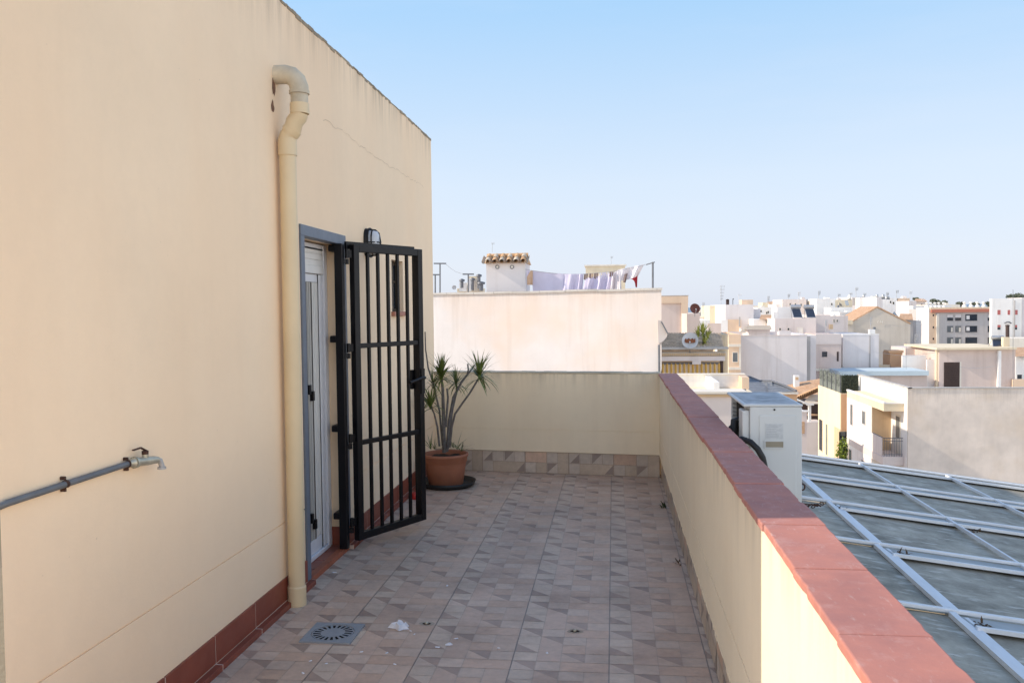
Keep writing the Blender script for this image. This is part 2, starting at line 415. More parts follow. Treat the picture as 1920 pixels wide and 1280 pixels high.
# hairline crack
def ribbon(mb, pts, w, x):
    for (a, b) in zip(pts, pts[1:]):
        n = Vector((0, -(b[1]-a[1]), b[0]-a[0])).normalized()*w*rnd.uniform(.5, 1.2)
        mb.face([(x, a[0]-n.y, a[1]-n.z), (x, b[0]-n.y, b[1]-n.z), (x, b[0]+n.y, b[1]+n.z), (x, a[0]+n.y, a[1]+n.z)])
mb = MB(); pts = []; yy, zz = 5.2, 2.80
for k in range(60):
    pts.append((yy, zz+rnd.uniform(-.010, .010))); yy += .048; zz += (2.78-zz)*.05 + rnd.uniform(-.008, .008)
ribbon(mb, [p for p in pts if p[0] < 8.1], .0011, XL+.0012)
M['crack'] = plain('plaster_crack', (.50, .37, .24), .95)
mb.build('crack', M['crack'], house)
# broken plaster around the pipe outlet
mb = MB()
for (cy, cz, ry, rz) in ((4.42, 2.80, .022, .05), (4.40, 2.69, .020, .035)):
    ring = [(XL+.0015, cy+ry*math.cos(a)*rnd.uniform(.6, 1.2), cz+rz*math.sin(a)*rnd.uniform(.6, 1.2)) for a in [k*2*math.pi/11 for k in range(11)]]
    mb.face(ring)
mb.build('broken_plaster', plain('broken_plaster', (.22, .12, .075), .95, var=.5, vs=60), house)
# red skirting tiles: upright tile plus a low strip on the floor
for Y0_, Y1_ in ((YN+.01, DY0-.003), (DY1+.002, YF-.005)):
    mb = MB(); y = Y0_
    while y < Y1_-.02:
        e = min(y+.43, Y1_); x_ = XL+.010+rnd.uniform(-.001, .001)
        mb.box(XL-.02, x_, y+.003, e-.003, .032, .155); mb.box(XL-.02, XL+.042, y+.003, e-.003, -.01, .0275); y = e
    mb.build('skirting', M['redtile'], house, bevel=.002)
mb = MB()
for p, q in ((YN+.012, DY0-.003), (DY1+.003, YF-.006)):
    mb.box(XL-.02, XL+.0085, p, q, .01, .153); mb.box(XL-.02, XL+.041, p, q, -.01, .0268)
mb.build('skirting_grout', M['redgrout'], house)
# door step
mb = MB(); n = 4; w = (DY1-DY0)/n
for k in range(n): mb.box(RX+.02, XL-.034, DY0+k*w+.002, DY0+(k+1)*w-.002, -.02, .030)
mb.box(XL-.032, XL+.012, DY0+.001, DY1-.001, -.02, .034, 1)
mb.build('door_step', [M['redstep'], plain('step_nosing', (.36, .105, .05), .5, var=.2)], house, bevel=.003)
# grey metal surround
mb = MB()
mb.box(XL-.055, XL+.012, DY0-.055, DY1+.045, DZ1-.002, DZ1+.062)
mb.box(XL-.055, XL+.012, DY0-.055, DY0+.004, .03, DZ1-.002); 
mb.box(XL-.03, XL+.012, DY1+.001, DY1+.045, .156, DZ1-.002)
mb.build('door_frame', M['grey_frame'], house, bevel=.003)
# door: frame, shutter, glazed leaves
door = MB()
DX = -1.90
door.box(DX-.04, DX+.012, DY0+.004, DY0+.05, .032, DZ1-.01).box(DX-.04, DX+.012, 5.440, 5.480, .032, DZ1-.01).box(DX-.04, DX+.004, 5.486, DY1-.003, .032, DZ1-.01).box(DX-.04, DX+.006, DY0+.05, 5.440, DZ1-.05, DZ1-.01).box(DX-.04, DX+.012, DY0+.05, 5.440, .032, .06)
dr = door.build('door', M['white_pvc'], house, bevel=.003)
mb = MB(); z = 1.845
mb.box(DX-.010, DX+.010, DY0+.05, 5.440, z, z+.05); z += .051
while z < DZ1-.05:
    mb.box(DX-.008, DX+.006, DY0+.05, 5.440, z, z+.036); mb.box(DX-.008, DX+.001, DY0+.05, 5.440, z+.036, z+.039); z += .039
mb.build('shutter', M['shutter'], dr, bevel=.002)
m = MB(); x = DX-.004
m.box(x-.03, x, 4.86, 4.93, .062, 1.842).box(x-.03, x, 4.93, 5.352, .062, .15).box(x-.03, x, 4.93, 5.352, 1.79, 1.842)
m.build('door_leaf', M['white_pvc'], dr, bevel=.004)
m = MB(); m.box(x-.012, x-.006, 4.93, 5.352, .15, 1.79); m.build('pane', M['glass'], dr)
m = MB(); n = 14
for k in range(n):
    y0 = 5.150+k*.0143; m.box(x-.0055, x-.003+.004*(k % 2), y0, y0+.0135, .152, 1.788, 0 if k > 4 else 1)
m.build('curtain', [plain('curtain_cloth', (.62, .61, .58), .8, var=.06), plain('curtain_shade', (.40, .39, .36), .8, var=.06)], dr)
mb = MB(); mb.box(x-.02, x+.002, 5.088, 5.140, .15, 1.79); mb.build('dark_pane', M['black'], dr)  # black strip over the pane, painting this part of the glass dark
mb = MB(); mb.box(x-.012, x+.004, 5.222, 5.232, .15, 1.79); mb.build('curtain_gap', M['black'], dr)
mb = MB(); mb.box(DX-.03, DX-.006, 5.351, 5.376, .062, 1.842); mb.build('seal', M['black'], dr)
mb = MB(); mb.box(DX-.03, DX, 5.374, 5.428, .062, 1.842); mb.build('door_stile', M['white_pvc'], dr, bevel=.004)
for z, y0 in ((1.085, 5.115), (.275, 5.115), (1.04, 5.172), (.225, 5.172)):
    mb = MB(); mb.box(DX-.004, DX+.02, y0, y0+.03, z, z+.06); mb.build('door_latch', M['black'], dr, bevel=.003)
mb = MB(); mb.box(RX+.06, XL-.036, DY1-.008, DY1-.0005, .031, .152); mb.build('reveal_skirting', M['redtile'], house)
# small window with sill
GX = XL-.068
wn = MB()
for a, b, c, d in ((WY0+.002, WY0+.03, WZ0+.005, WZ1-.002), (WY1-.02, WY1-.002, WZ0+.005, WZ1-.002), (WY0+.03, WY1-.02, WZ0+.005, WZ0+.03), (WY0+.03, WY1-.02, WZ1-.03, WZ1-.002), (WY0+.03, WY1-.02, 1.84, 1.856)): wn.box(GX-.02, GX+.006, a, b, c, d)
wo = wn.build('window', M['black'], house)
mb = MB(); mb.box(GX-.012, GX-.004, WY0+.03, WY1-.02, WZ0+.03, WZ1-.03); mb.build('pane', M['glass'], wo)
mb = MB(); mb.box(GX+.01, XL+.03, WY0-.03, WY1+.03, WZ0-.032, WZ0+.004); mb.build('sill', plain('sill_tile', (.42, .17, .11), .6, var=.2), house, bevel=.004)

# ------------------------------------------------------------------ drainpipe
dp = thing('drainpipe', (XL+.055, 4.45, 0), 'cream plastic drainpipe running down the stucco wall beside the door', 'drainpipe')
PX, UX, PYY = XL+.058, XL+.130, 4.45
MB().tube([(PX, PYY, .10), (PX, PYY, 2.49)], .045, 24).build('pipe', M['pipe'], dp)
mb = MB(); mb.tube([(PX, PYY, -.003), (PX, PYY, .10)], .050, 24).tube([(PX, PYY, .10), (PX, PYY, .108)], [.050, .046], 24); mb.build('foot', M['pipe'], dp)
def arc(c, r, a0, a1, n=8):  # in XZ plane
    return [Vector((c[0]+r*math.cos(R(a0+(a1-a0)*k/n)), PYY, c[1]+r*math.sin(R(a0+(a1-a0)*k/n)))) for k in range(n+1)]
mb = MB()
mb.tube([(PX, PYY, 2.44), (PX, PYY, 2.53)], .050, 24)
mb.tube([(PX, PYY, 2.525), (PX+.006, PYY, 2.545), (PX+.03, PYY, 2.575), (UX-.03, PYY, 2.617), (UX-.006, PYY, 2.645), (UX, PYY, 2.665)], .047, 24)
mb.tube([(PX+.016, PYY, 2.560), (PX+.036, PYY, 2.584)], .051, 24)
mb.tube([(UX, PYY, 2.66), (UX, PYY, 2.715)], .051, 24)
mb.build('offset_bend', M['pipe'], dp)
mb = MB()
mb.tube([(UX, PYY, 2.71), (UX, PYY, 2.80)], .046, 24)
mb.tube([(UX, PYY, 2.775), (UX, PYY, 2.80), (UX-.012, PYY, 2.835), (UX-.04, PYY, 2.862), (UX-.075, PYY, 2.872), (XL-.02, PYY, 2.872)], [.050]*6, 24)
mb.tube([(UX, PYY, 2.765), (UX, PYY, 2.782)], .054, 24)
mb.build('elbow', M['pipe_top'], dp)

# ------------------------------------------------------------------ water pipe and tap
wp = thing('water_pipe', (XL+.02, 2.6, 1.05), 'thin grey water pipe clipped along the wall to a brass tap', 'pipe')
wx = XL+.018
MB().tube([(XL-.30, 2.270, 1.035), (XL-.02, 2.270, 1.040), (wx-.012, 2.275, 1.044), (wx, 2.30, 1.050), (wx, 2.93, 1.052)], .0108, 12).build('pipe', M['grey_pipe'], wp)
for yc in (2.565, 2.925):
    mb = MB(); mb.tube([(wx, yc-.006, 1.051), (wx, yc+.006, 1.051)], .0135, 12); mb.box(XL, wx+.001, yc-.004, yc+.004, 1.064, 1.076); mb.box(XL, wx+.001, yc-.004, yc+.004, 1.026, 1.038)
    mb.build('clip', M['rust'], wp, bevel=.002)
tp = thing('tap', (wx+.01, 3.0, 1.03), 'worn brass garden tap with a rusty lever on the stucco wall', 'tap')
mb = MB(); mb.tube([(wx, 2.931, 1.052), (wx+.006, 2.945, 1.052), (wx+.008, 2.95, 1.052)], [.015, .015, .020], 14)
mb.tube([(wx+.008, 2.95, 1.052), (wx+.01, 2.962, 1.051), (wx+.012, 2.975, 1.050), (wx+.02, 3.02, 1.046), (wx+.026, 3.055, 1.044), (wx+.03, 3.075, 1.040)], [.022, .021, .016, .017, .015, .013], 14)
mb.tube([(wx+.018, 3.01, 1.052), (wx+.018, 3.01, 1.075)], .012, 12)
mb.build('tap_body', M['brass'], tp)
mb = MB(); mb.tube([(wx+.028, 3.066, 1.044), (wx+.034, 3.085, 1.036), (wx+.037, 3.092, 1.015), (wx+.037, 3.092, 1.008)], .0105, 12); mb.tube([(wx+.037, 3.092, 1.010), (wx+.037, 3.092, 1.002)], .016, 14)
mb.build('spout', M['zinc'], tp)
mb = MB(); mb.tube([(wx+.018, 3.01, 1.073), (wx+.018, 3.01, 1.086)], .013, 8); mb.obox((wx+.018, 3.022, 1.083), (wx+.014, 2.985, 1.102), .011, .006); mb.obox((wx+.014, 2.988, 1.101), (wx+.008, 2.945, 1.098), .012, .005)
mb.build('lever', M['rust'], tp, bevel=.002)

# ------------------------------------------------------------------ wall lamp
lp = thing('wall_lamp', (XL, 6.10, 2.0), 'black bulkhead wall lamp with caged white glass above the open gate', 'wall lamp')
LC = Vector((XL, 6.10, 2.10))
def oval(ry, rz, x, n=24): return [Vector((XL+x, LC.y+ry*math.copysign(abs(math.cos(a))**.75, math.cos(a)), LC.z+rz*math.copysign(abs(math.sin(a))**.75, math.sin(a)))) for a in [2*math.pi*k/n for k in range(n)]]
def loft(rings, mi=0, cap=True):
    m = MB(); n = len(rings[0]); vs = [p for r in rings for p in r]
    m.idx(vs, [(i*n+k, i*n+(k+1) % n, (i+1)*n+(k+1) % n, (i+1)*n+k) for i in range(len(rings)-1) for k in range(n)], mi, True)
    if cap: m.face(rings[-1], mi)
    return m
loft([oval(.075, .105, 0), oval(.075, .105, .025), oval(.068, .098, .03)]).build('base', M['black'], lp)
loft([oval(.062, .090, .028), oval(.061, .089, .06), oval(.054, .080, .088), oval(.034, .055, .100)]).build('lamp_glass', M['opal'], lp)
mb = MB(); 
for t in (0, 1):
    prof = [(.072, .03), (.068, .07), (.050, .096), (0, .108), (-.050, .096), (-.068, .07), (-.072, .03)]
    if t: mb.tube([(XL+x, LC.y+d*.85, LC.z) for d, x in prof], .005, 8)
    else: mb.tube([(XL+x, LC.y, LC.z+d*1.35) for d, x in prof], .005, 8)
mb.tube(oval(.066, .094, .055)+[oval(.066, .094, .055)[0]], .005, 8)
mb.tube(oval(.074, .104, .03)+[oval(.074, .104, .03)[0]], .006, 8)
mb.build('cage', M['black'], lp)

# ------------------------------------------------------------------ security gate
gt = thing('gate', (-1.75, 5.45, .06), 'black barred steel security gate standing open on its hinges by the door', 'gate')
PXp, PYp = -1.775, 5.425
mb = MB(); mb.box(PXp-.03, PXp+.025, PYp-.025, PYp+.025, .035, 2.043); mb.build('post', M['black'], gt, bevel=.004)
mb = MB()
for z in (2.015, 1.42, .83, .25): mb = MB(); mb.box(PXp-.075, PXp-.028, PYp-.012, PYp+.10, z-.022, z+.022); mb.build('wall_lug', M['black'], gt, bevel=.008)

A = Vector((-1.715, 5.49, 0)); B = Vector((-1.392, 6.10, 0)); d = (B-A).normalized(); nrm = Vector((d.y, -d.x, 0)); LEN = (B-A).length
ZB, ZG = .070, 2.043
def gp(t, off=0): return A + d*t + nrm*off
mb = MB()
def vbar(t, w, dep, z0, z1): 
    a = gp(t); mb.obox((a.x, a.y, z0), (a.x, a.y, z1), dep, w, up=d)
vbar(.025, .05, .046, ZB, ZG); vbar(LEN-.025, .05, .046, ZB, ZG)
def hbar(z, h, dep, t0=.05, t1=None):
    a = gp(t0); b = gp((t1 or LEN-.05)); mb.obox((a.x, a.y, z), (b.x, b.y, z), dep, h)
hbar(ZB+.025, .05, .044); hbar(ZG-.025, .05, .044)
fr = mb.build('gate_frame', M['black'], gt, bevel=.004)
mb = MB(); hbar(1.370, .032, .030); mb.build('rail', M['black'], gt, bevel=.003)
mb = MB(); hbar(.722, .032, .030); mb.build('rail', M['black'], gt, bevel=.003)
nb = 5
for k in range(nb):
    t = .05+(LEN-.10)*(k+1)/(nb+1)
    mb = MB(); a = gp(t)
    for z0, z1 in ((ZB+.05, .706), (.738, 1.354), (1.386, ZG-.05)): mb.obox((a.x, a.y, z0), (a.x, a.y, z1), .02, .02, up=d)
    mb.build('bar', M['black'], gt, bevel=.002)
# stop flange welded behind the frame
mb = MB(); a = gp(-.02, -.036); b = gp(LEN-.03, -.036); mb.obox((a.x, a.y, ZG-.005), (b.x, b.y, ZG-.005), .02, .05); 
a = gp(LEN-.015, -.036); mb.obox((a.x, a.y, ZB), (a.x, a.y, ZG-.03), .02, .05, up=d)
mb.build('stop_flange', M['black'], gt, bevel=.002)
for z in (1.98, 1.36, .76, .20):
    mb = MB(); h = Vector((-1.738, 5.462, 0)); mb.tube([(h.x, h.y, z-.03), (h.x, h.y, z+.03)], .013, 10); mb.tube([(h.x, h.y, z-.07), (h.x, h.y, z-.034)], .013, 10)
    a = gp(.0); mb.obox((h.x, h.y, z), (a.x, a.y, z), .012, .05); mb.obox((PXp+.02, PYp+.01, z-.05), (h.x, h.y, z-.05), .012, .03)
    mb.build('hinge', M['black'], gt)
mb = MB(); a = gp(LEN-.025, .028); mb.obox((a.x, a.y, 1.00), (a.x, a.y, 1.18), .012, .036, up=d); 
b = gp(LEN-.025, .05); mb.tube([(a.x, a.y, 1.115), (b.x, b.y, 1.115)], .010, 10)
c = gp(LEN-.20, .060); mb.tube([(b.x, b.y, 1.115), gp(LEN-.06, .056)+Vector((0, 0, 1.117)), (c.x, c.y, 1.092)], .011, 10)
mb.build('handle', M['black'], gt)
mb = MB(); a = gp(LEN-.03, -.055); mb.obox((a.x, a.y, 1.03), (a.x, a.y, 1.17), .035, .075, up=d); a = gp(LEN-.0, -.03); mb.obox((a.x, a.y, 1.06), (a.x, a.y, 1.14), .02, .03, up=d)
mb.build('lock_box', M['black'], gt, bevel=.003)

# ------------------------------------------------------------------ right parapet
YE0, YE1 = -4.0, 8.095
pr = thing('parapet_wall', (.5, 4, 0), 'long cream parapet wall capped with red tiles, half in sunlight', 'wall')
mb = MB(); xo = .572
zs = [.210, .405, .412, .962]
for c, dd in zip(zs, zs[1:]):
    x = XR+.004 if c == .405 else XR
    mb.face([(x, YE1, c), (x, YE0, c), (x, YE0, dd), (x, YE1, dd)])
    if c == .405:
        mb.face([(XR, YE0, c), (x, YE0, c), (x, YE1, c), (XR, YE1, c)]); mb.face([(XR, YE0, dd), (XR, YE1, dd), (x, YE1, dd), (x, YE0, dd)])
mb.face([(XR, YE0, .210), (XR, YE1, .210), (XR+.02, YE1, .210), (XR+.02, YE0, .210)])
mb.face([(XR+.02, YE1, -.02), (XR+.02, YE0, -.02), (XR+.02, YE0, .210), (XR+.02, YE1, .210)])
mb.face([(xo, YE0, -3), (xo, YE1+.2, -3), (xo, YE1+.2, .962), (xo, YE0, .962)])
mb.face([(XR, YE0, .962), (xo, YE0, .962), (xo, YE1+.2, .962), (XR, YE1+.2, .962)])
mb.face([(xo, YE1+.2, -3), (XR, YE1+.2, -3), (XR, YE1+.2, .962), (xo, YE1+.2, .962)]); mb.face([(XR, YE0, -.02), (xo, YE0, -.02), (xo, YE0, .962), (XR, YE0, .962)])
mb.build('wall', M['parapet'], pr)
# plaster drips along the lower edge of the render
mb = MB(); y = YE0
while y < YE1-.03:
    e = y+rnd.uniform(.03, .16); dz = rnd.uniform(0, .012)
    if rnd.random() < .7: mb.box(XR-.0015, XR+.012, y, e, .209-dz, .214)
    y = e+rnd.uniform(.0, .05)
mb.build('render_edge', M['parapet'], pr)
mb = MB()
ycut = [-4.0]; 
for v in (-3.6, -3.2, -2.8, -2.4, -2.0, -1.6, -1.2, -.8, -.4, 0, .4, .82, 1.23, 1.64, 2.05, 2.46, 2.74, 3.03, 3.35, 3.70, 4.08, 4.46, 4.88, 5.27, 5.62, 6.0, 6.42, 6.8, 7.2, 7.5, 7.82, 8.13): ycut.append(v)
for a, b in zip(ycut, ycut[1:]):
    x0 = XR-.008+rnd.uniform(-.004, .004); x1 = .585+rnd.uniform(-.004, .004); z1 = PT+rnd.uniform(-.002, .002); g = .0028
    nn = max(3, int((b-a)/.03)); yy = [a+g+(b-a-2*g)*k/nn for k in range(nn+1)]
    e1 = [rnd.uniform(-.0008, .0008) - (.004 if rnd.random() < .04 else 0) for _ in yy]; e2 = [rnd.uniform(-.0008, .0008) - (.004 if rnd.random() < .04 else 0) for _ in yy]
    mb.prism([(x1+e2[k], yy[k]) for k in range(nn+1)] + [(x0-e1[k], yy[k]) for k in range(nn, -1, -1)], .963, z1)
mb.build('coping', M['coping'], pr, bevel=.004)
mb = MB(); mb.box(XR+.002, .573, YE0, 8.12, .9625, .980); mb.build('coping_mortar', plain('coping_mortar', (.20, .12, .11), .95), pr)
mb = MB(); y = YE0
def half_tile(mb, place, which):
    """skirting piece: half a floor tile turned on its side (2 modules high, 4 wide)"""
    base = 1+rnd.uniform(-.06, .06); g, l = .04, .018
    c_w = (.54, .43, .325); c_l = (.56, .47, .385); dkc = (.32, .25, .21)
    def q(a, b, c, d, col): mb.face([place(a, c), place(b, c), place(b, d), place(a, d)], 0, tuple(x*base for x in jit(col, .07)))
    def tri(p, q_, r, col): mb.face([place(*p), place(*q_), place(*r)], 0, tuple(x*base for x in col))
    if which == 0:
        q(g, 1-l, g, 1-l, c_l); q(1+l, 4-g, g, 1-l, c_w); q(1+l, 2-l, 1+l, 2-g, c_l); q(3+l, 4-g, 1+l, 2-g, c_l); q(g, 1-l, 1+l, 2-g, c_l); q(2+l, 3-l, 1+l, 2-g, c_l)
        mb2 = place
        for (p, q_, r) in (((.15, 1.05), (.95, 1.05), (.95, 1.9)), ((2.1, 1.05), (2.95, 1.95), (2.1, 1.95)), ((3.2, .1), (3.95, .1), (3.95, .95))):
            mb.face([place(p[0], p[1], .001), place(q_[0], q_[1], .001), place(r[0], r[1], .001)], 0, tuple(x*base for x in dkc))
    else:
        q(g, 2-l, 1+l, 2-g, PINK); q(2+l, 3-l, 1+l, 2-g, c_l); q(3+l, 4-g, g, 2-g, c_w); q(g, 1-l, g, 1-l, c_l); q(1+l, 2-l, g, 1-l, c_w); q(2+l, 3-l, g, 1-l, c_l)
        mb.face([place(2.05, .95, .001), place(2.05, .1, .001), place(2.95, .95, .001)], 0, tuple(x*base for x in dkc))
k = 0
while y < YE1-.02:
    e = y+.43; mb.face([(XR+.0165, y, -.01), (XR+.0165, y, .209), (XR+.0165, min(e, YE1), .209), (XR+.0165, min(e, YE1), -.01)][::-1], 0, GROUT)
    half_tile(mb, lambda u, v, h=0, y=y: (XR+.0135-h, min(y+(4-u)*.43/4, YE1-.002), .002+v*.1035), k % 2); y = e; k += 1
mb.build('skirting', M['skirt'], pr)

# ------------------------------------------------------------------ rear parapet
ra, rb = Vector((XL, 8.388, 0)), Vector((XR, 8.095, 0)); rd = (rb-ra).normalized(); rn = Vector((rd.y, -rd.x, 0)); RL = (rb-ra).length
rp = thing('rear_parapet', (-.7, 8.25, 0), 'short cream parapet across the far end behind the potted plant', 'wall')
def rq(t, z, off=0): p = ra+rd*t+rn*off; return (p.x, p.y, z)
mb = MB()
for c, dd in ((.2135, .427), (.427, .433), (.433, .985)):
    o = -.004 if c == .427 else 0
    mb.face([rq(-.02, c, o), rq(RL, c, o), rq(RL, dd, o), rq(-.02, dd, o)])
    if c == .427: mb.face([rq(-.02, c, 0), rq(RL, c, 0), rq(RL, c, o), rq(-.02, c, o)][::-1]); mb.face([rq(-.02, dd, o), rq(RL, dd, o), rq(RL, dd, 0), rq(-.02, dd, 0)][::-1])
mb.face([rq(-.02, .2135), rq(-.02, .2135, -.02), rq(RL, .2135, -.02), rq(RL, .2135)])
mb.face([rq(-.02, .985), rq(RL, .985), rq(RL, .985, -.16), rq(-.02, .985, -.16)])
mb.face([rq(-.02, .985, -.16), rq(RL, .985, -.16), rq(RL, -10, -.16), rq(-.02, -10, -.16)])
mb.build('wall', M['parapet'], rp)
mb = MB(); t = -.02
while t < RL-.03:
    e = min(t+rnd.uniform(.03, .12), RL-.002); a0 = rq(t, 0, .0035+rnd.uniform(-.002, .002)); 
    p = [rq(t, .962+rnd.uniform(0, .012), .003), rq(e, .962+rnd.uniform(0, .012), .003), rq(e, .962, -.1), rq(t, .962, -.1)]
    z1 = .986+rnd.uniform(.001, .006)
    mb.hexa([rq(t, .975, .003), rq(e, .975, .003), rq(e, .975, -.158), rq(t, .975, -.158), rq(t, z1, .003), rq(e, z1, .003), rq(e, z1, -.158), rq(t, z1, -.158)]); t = e
mb.build('top_edge', stucco('parapet_top_grime', (.52, .45, .33), blotch=.4, streak=.2, s=4), rp)
mb = MB(); mb.face([rq(-.02, -.01, -.012), rq(RL, -.01, -.012), rq(RL, .2133, -.012), rq(-.02, .2133, -.012)], 0, GROUT)
k = 0; t = RL-.435*6+.0
while t < RL-.02:
    half_tile(mb, lambda u, v, h=0, t=t: rq(min(max(t+u*.435/4, -.02), RL-.004), .002+v*.105, -.009+h), k % 2); t += .435; k += 1
mb.build('skirting', M['skirt'], rp)

# ------------------------------------------------------------------ floor drain
dn = thing('floor_drain', (-1.40, 4.06, 0), 'square grey plastic floor drain with a round slotted grate', 'drain')
c0 = Vector((-1.398, 4.055, 0)); hs = .128
mb = MB(); outer = [(-hs, -hs), (hs, -hs), (hs, hs), (-hs, hs)]
nseg = 40; ri = .106
ring = [Vector((ri*math.cos(2*math.pi*k/nseg), ri*math.sin(2*math.pi*k/nseg), 0)) for k in range(nseg)]
def sq(a):
    m_ = max(abs(math.cos(a)), abs(math.sin(a))); return Vector((hs*math.cos(a)/m_, hs*math.sin(a)/m_, 0))
for k in range(nseg):
    a, b = 2*math.pi*k/nseg, 2*math.pi*(k+1)/nseg; up = Vector((0, 0, .0075))
    mb.face([c0+ring[k]+up, c0+sq(a)+up, c0+sq(b)+up, c0+ring[(k+1) % nseg]+up]); mb.face([c0+sq(a), c0+sq(b), c0+sq(b)+up, c0+sq(a)+up])
    mb.face([c0+ring[k]+up, c0+ring[(k+1) % nseg]+up, c0+ring[(k+1) % nseg]+Vector((0, 0, .003)), c0+ring[k]+Vector((0, 0, .003))])
mb.build('frame', M['drain'], dn)
mb = MB(); ns = 20; z = Vector((0, 0, .0065)); r1, r2, r3 = .060, .097, .103
P_ = lambda r, a: c0+Vector((r*math.cos(a), r*math.sin(a), 0))+z
sub = 4
for k in range(ns):
    a0 = 2*math.pi*k/ns; a1 = a0+2*math.pi/ns*.5; a2 = a0+2*math.pi/ns
    mb.face([P_(r1, a0), P_(r2, a0), P_(r2, a1), P_(r1, a1)])
    for u, v in ((a0, a1), (a1, a2)):
        mb.face([P_(r2, u), P_(r3, u), P_(r3, v), P_(r2, v)]); mb.face([c0+z, P_(r1, u), P_(r1, v)])
mb.build('grate', M['drain'], dn)
mb = MB(); mb.face([c0+Vector((r3*math.cos(2*math.pi*k/32), r3*math.sin(2*math.pi*k/32), .0015)) for k in range(32)]); mb.build('hole', M['dark'], dn)

# ------------------------------------------------------------------ potted dracaena
PC = Vector((-1.535, 7.64, 0))
sau = MB(); sau.lathe(PC+Vector((.02, -.01, 0)), [(0, .004), (.21, .004), (.235, .02), (.25, .05), (.257, .052), (.245, .018), (.22, 0.001)], 40)
tag(sau.build('plant_saucer', M['saucer']), 'wide black plastic saucer under the terracotta pot', 'saucer')
pot = thing('plant_pot', PC+Vector((0, 0, .006)), 'round terracotta plastic plant pot with a rolled rim', 'plant pot')
mb = MB(); mb.lathe(PC, [(0, .008), (.150, .008), (.158, .02), (.188, .215), (.190, .225)], 40); mb.build('pot_body', M['terracotta'], pot)
mb = MB(); mb.lathe(PC, [(.190, .218), (.196, .225), (.199, .262), (.208, .270), (.212, .285), (.207, .296), (.196, .298), (.188, .288), (.184, .25), (.18, .20)], 40); mb.build('rim', M['terracotta'], pot)
mb = MB(); 
vs = [PC+Vector((0, 0, .262))]
for r in (.06, .12, .186):
    for k in range(24): vs.append(PC+Vector((r*math.cos(2*math.pi*k/24), r*math.sin(2*math.pi*k/24), .256+rnd.uniform(-.012, .012))))
fs = [(0, 1+k, 1+(k+1) % 24) for k in range(24)] + [(1+24*i+k, 1+24*i+24+k, 1+24*i+24+(k+1) % 24, 1+24*i+(k+1) % 24) for i in range(2) for k in range(24)]
mb.idx(vs, fs, 0, True); mb.build('soil', M['soil'], pot)
def blade(mb, base, dirv, length, w, droop, seg=4, mi=0):
    dirv = Vector(dirv).normalized(); side = dirv.cross(Vector((0, 0, 1)))
    if side.length < .05: side = Vector((1, 0, 0))
    side.normalize(); p = Vector(base); pts = []
    dcur = dirv.copy()
    for k in range(seg+1):
        t = k/seg; ww = w*(1-t**1.6)*(0.6+.8*t if t < .5 else 1)
        pts.append((p-side*ww/2, p+side*ww/2)); p = p+dcur*(length/seg); dcur = (dcur+Vector((0, 0, -droop/seg))).normalized()
    for (a, b), (c, dd) in zip(pts, pts[1:]): mb.face([a, b, dd, c], mi, None, True)
def rosette(mb, c, n, length, w=.011, up=.35, droop=.5, r=rnd):
    for k in range(n):
        a = r.uniform(0, 2*math.pi); e = r.uniform(-.5, 1.45) if k % 3 else r.uniform(.6, 1.5)
        dv = Vector((math.cos(a)*math.cos(e), math.sin(a)*math.cos(e), math.sin(e)+up*.3))
        blade(mb, Vector(c)+Vector((0, 0, r.uniform(-.035, .02))), dv, length*r.uniform(.65, 1.1), w*r.uniform(.7, 1.2), droop*r.uniform(.4, 1.6))
pl = thing('dracaena', PC+Vector((0, 0, .26)), 'spiky dracaena with bare grey stems growing in the terracotta pot', 'plant')
def pp(x, y, Y): return onY(x, y, Y)
def stem(pts, r0, r1):
    n = len(pts); MB().tube(pts, [r0+(r1-r0)*k/(n-1) for k in range(n)], 8).build('stem', M['stem'], pl)
stem([pp(833, 848, 7.63), pp(832, 800, 7.62), pp(831, 760, 7.60), pp(830, 728, 7.58), pp(828, 712, 7.57)], .019, .011)
stem([pp(838, 846, 7.66), pp(842, 790, 7.67), pp(850, 745, 7.70), pp(866, 715, 7.72), pp(878, 700, 7.74), pp(890, 684, 7.75)], .015, .008)
stem([pp(876, 704, 7.74), pp(878, 693, 7.72), pp(877, 682, 7.71)], .008, .007)
stem([pp(843, 838, 7.60), pp(847, 800, 7.56), pp(853, 776, 7.54), pp(866, 757, 7.52), pp(880, 738, 7.51), pp(897, 710, 7.50)], .011, .008)
stem([pp(824, 836, 7.58), pp(820, 800, 7.54), pp(814, 775, 7.52), pp(808, 762, 7.5)], .010, .007)
stem([pp(830, 835, 7.70), pp(824, 770, 7.74), pp(812, 718, 7.78), pp(803, 690, 7.80), pp(798, 655, 7.82), pp(797, 622, 7.82)], .010, .006)
stem([pp(840, 840, 7.72), pp(848, 770, 7.76), pp(856, 735, 7.78), pp(856, 718, 7.78)], .010, .008)
stem([pp(836, 800, 7.62), pp(838, 770, 7.60), pp(840, 745, 7.60), pp(838, 728, 7.6)], .011, .008)
for (x, y, Y, n, ln) in ((827, 708, 7.57, 85, .26), (855, 718, 7.78, 42, .18), (899, 704, 7.50, 75, .26), (807, 760, 7.50, 50, .22), (812, 722, 7.78, 18, .18)):
    mb = MB(); rosette(mb, pp(x, y, Y), n, ln, .021, .35, 1.05); mb.build('leaf_rosette', M['leaf'], pl)
for (x, y, Y) in ((808, 838, 7.55), (857, 838, 7.62), (850, 835, 7.75), (865, 842, 7.70), (815, 838, 7.72)):
    mb = MB()
    for k in range(9): blade(mb, pp(x, y, Y)-Vector((0, 0, .02)), (rnd.uniform(-1, 1), rnd.uniform(-1, 1), rnd.uniform(.4, 1.6)), rnd.uniform(.08, .2), .009, .8)
    mb.build('grass_tuft', M['leaf'], pl)
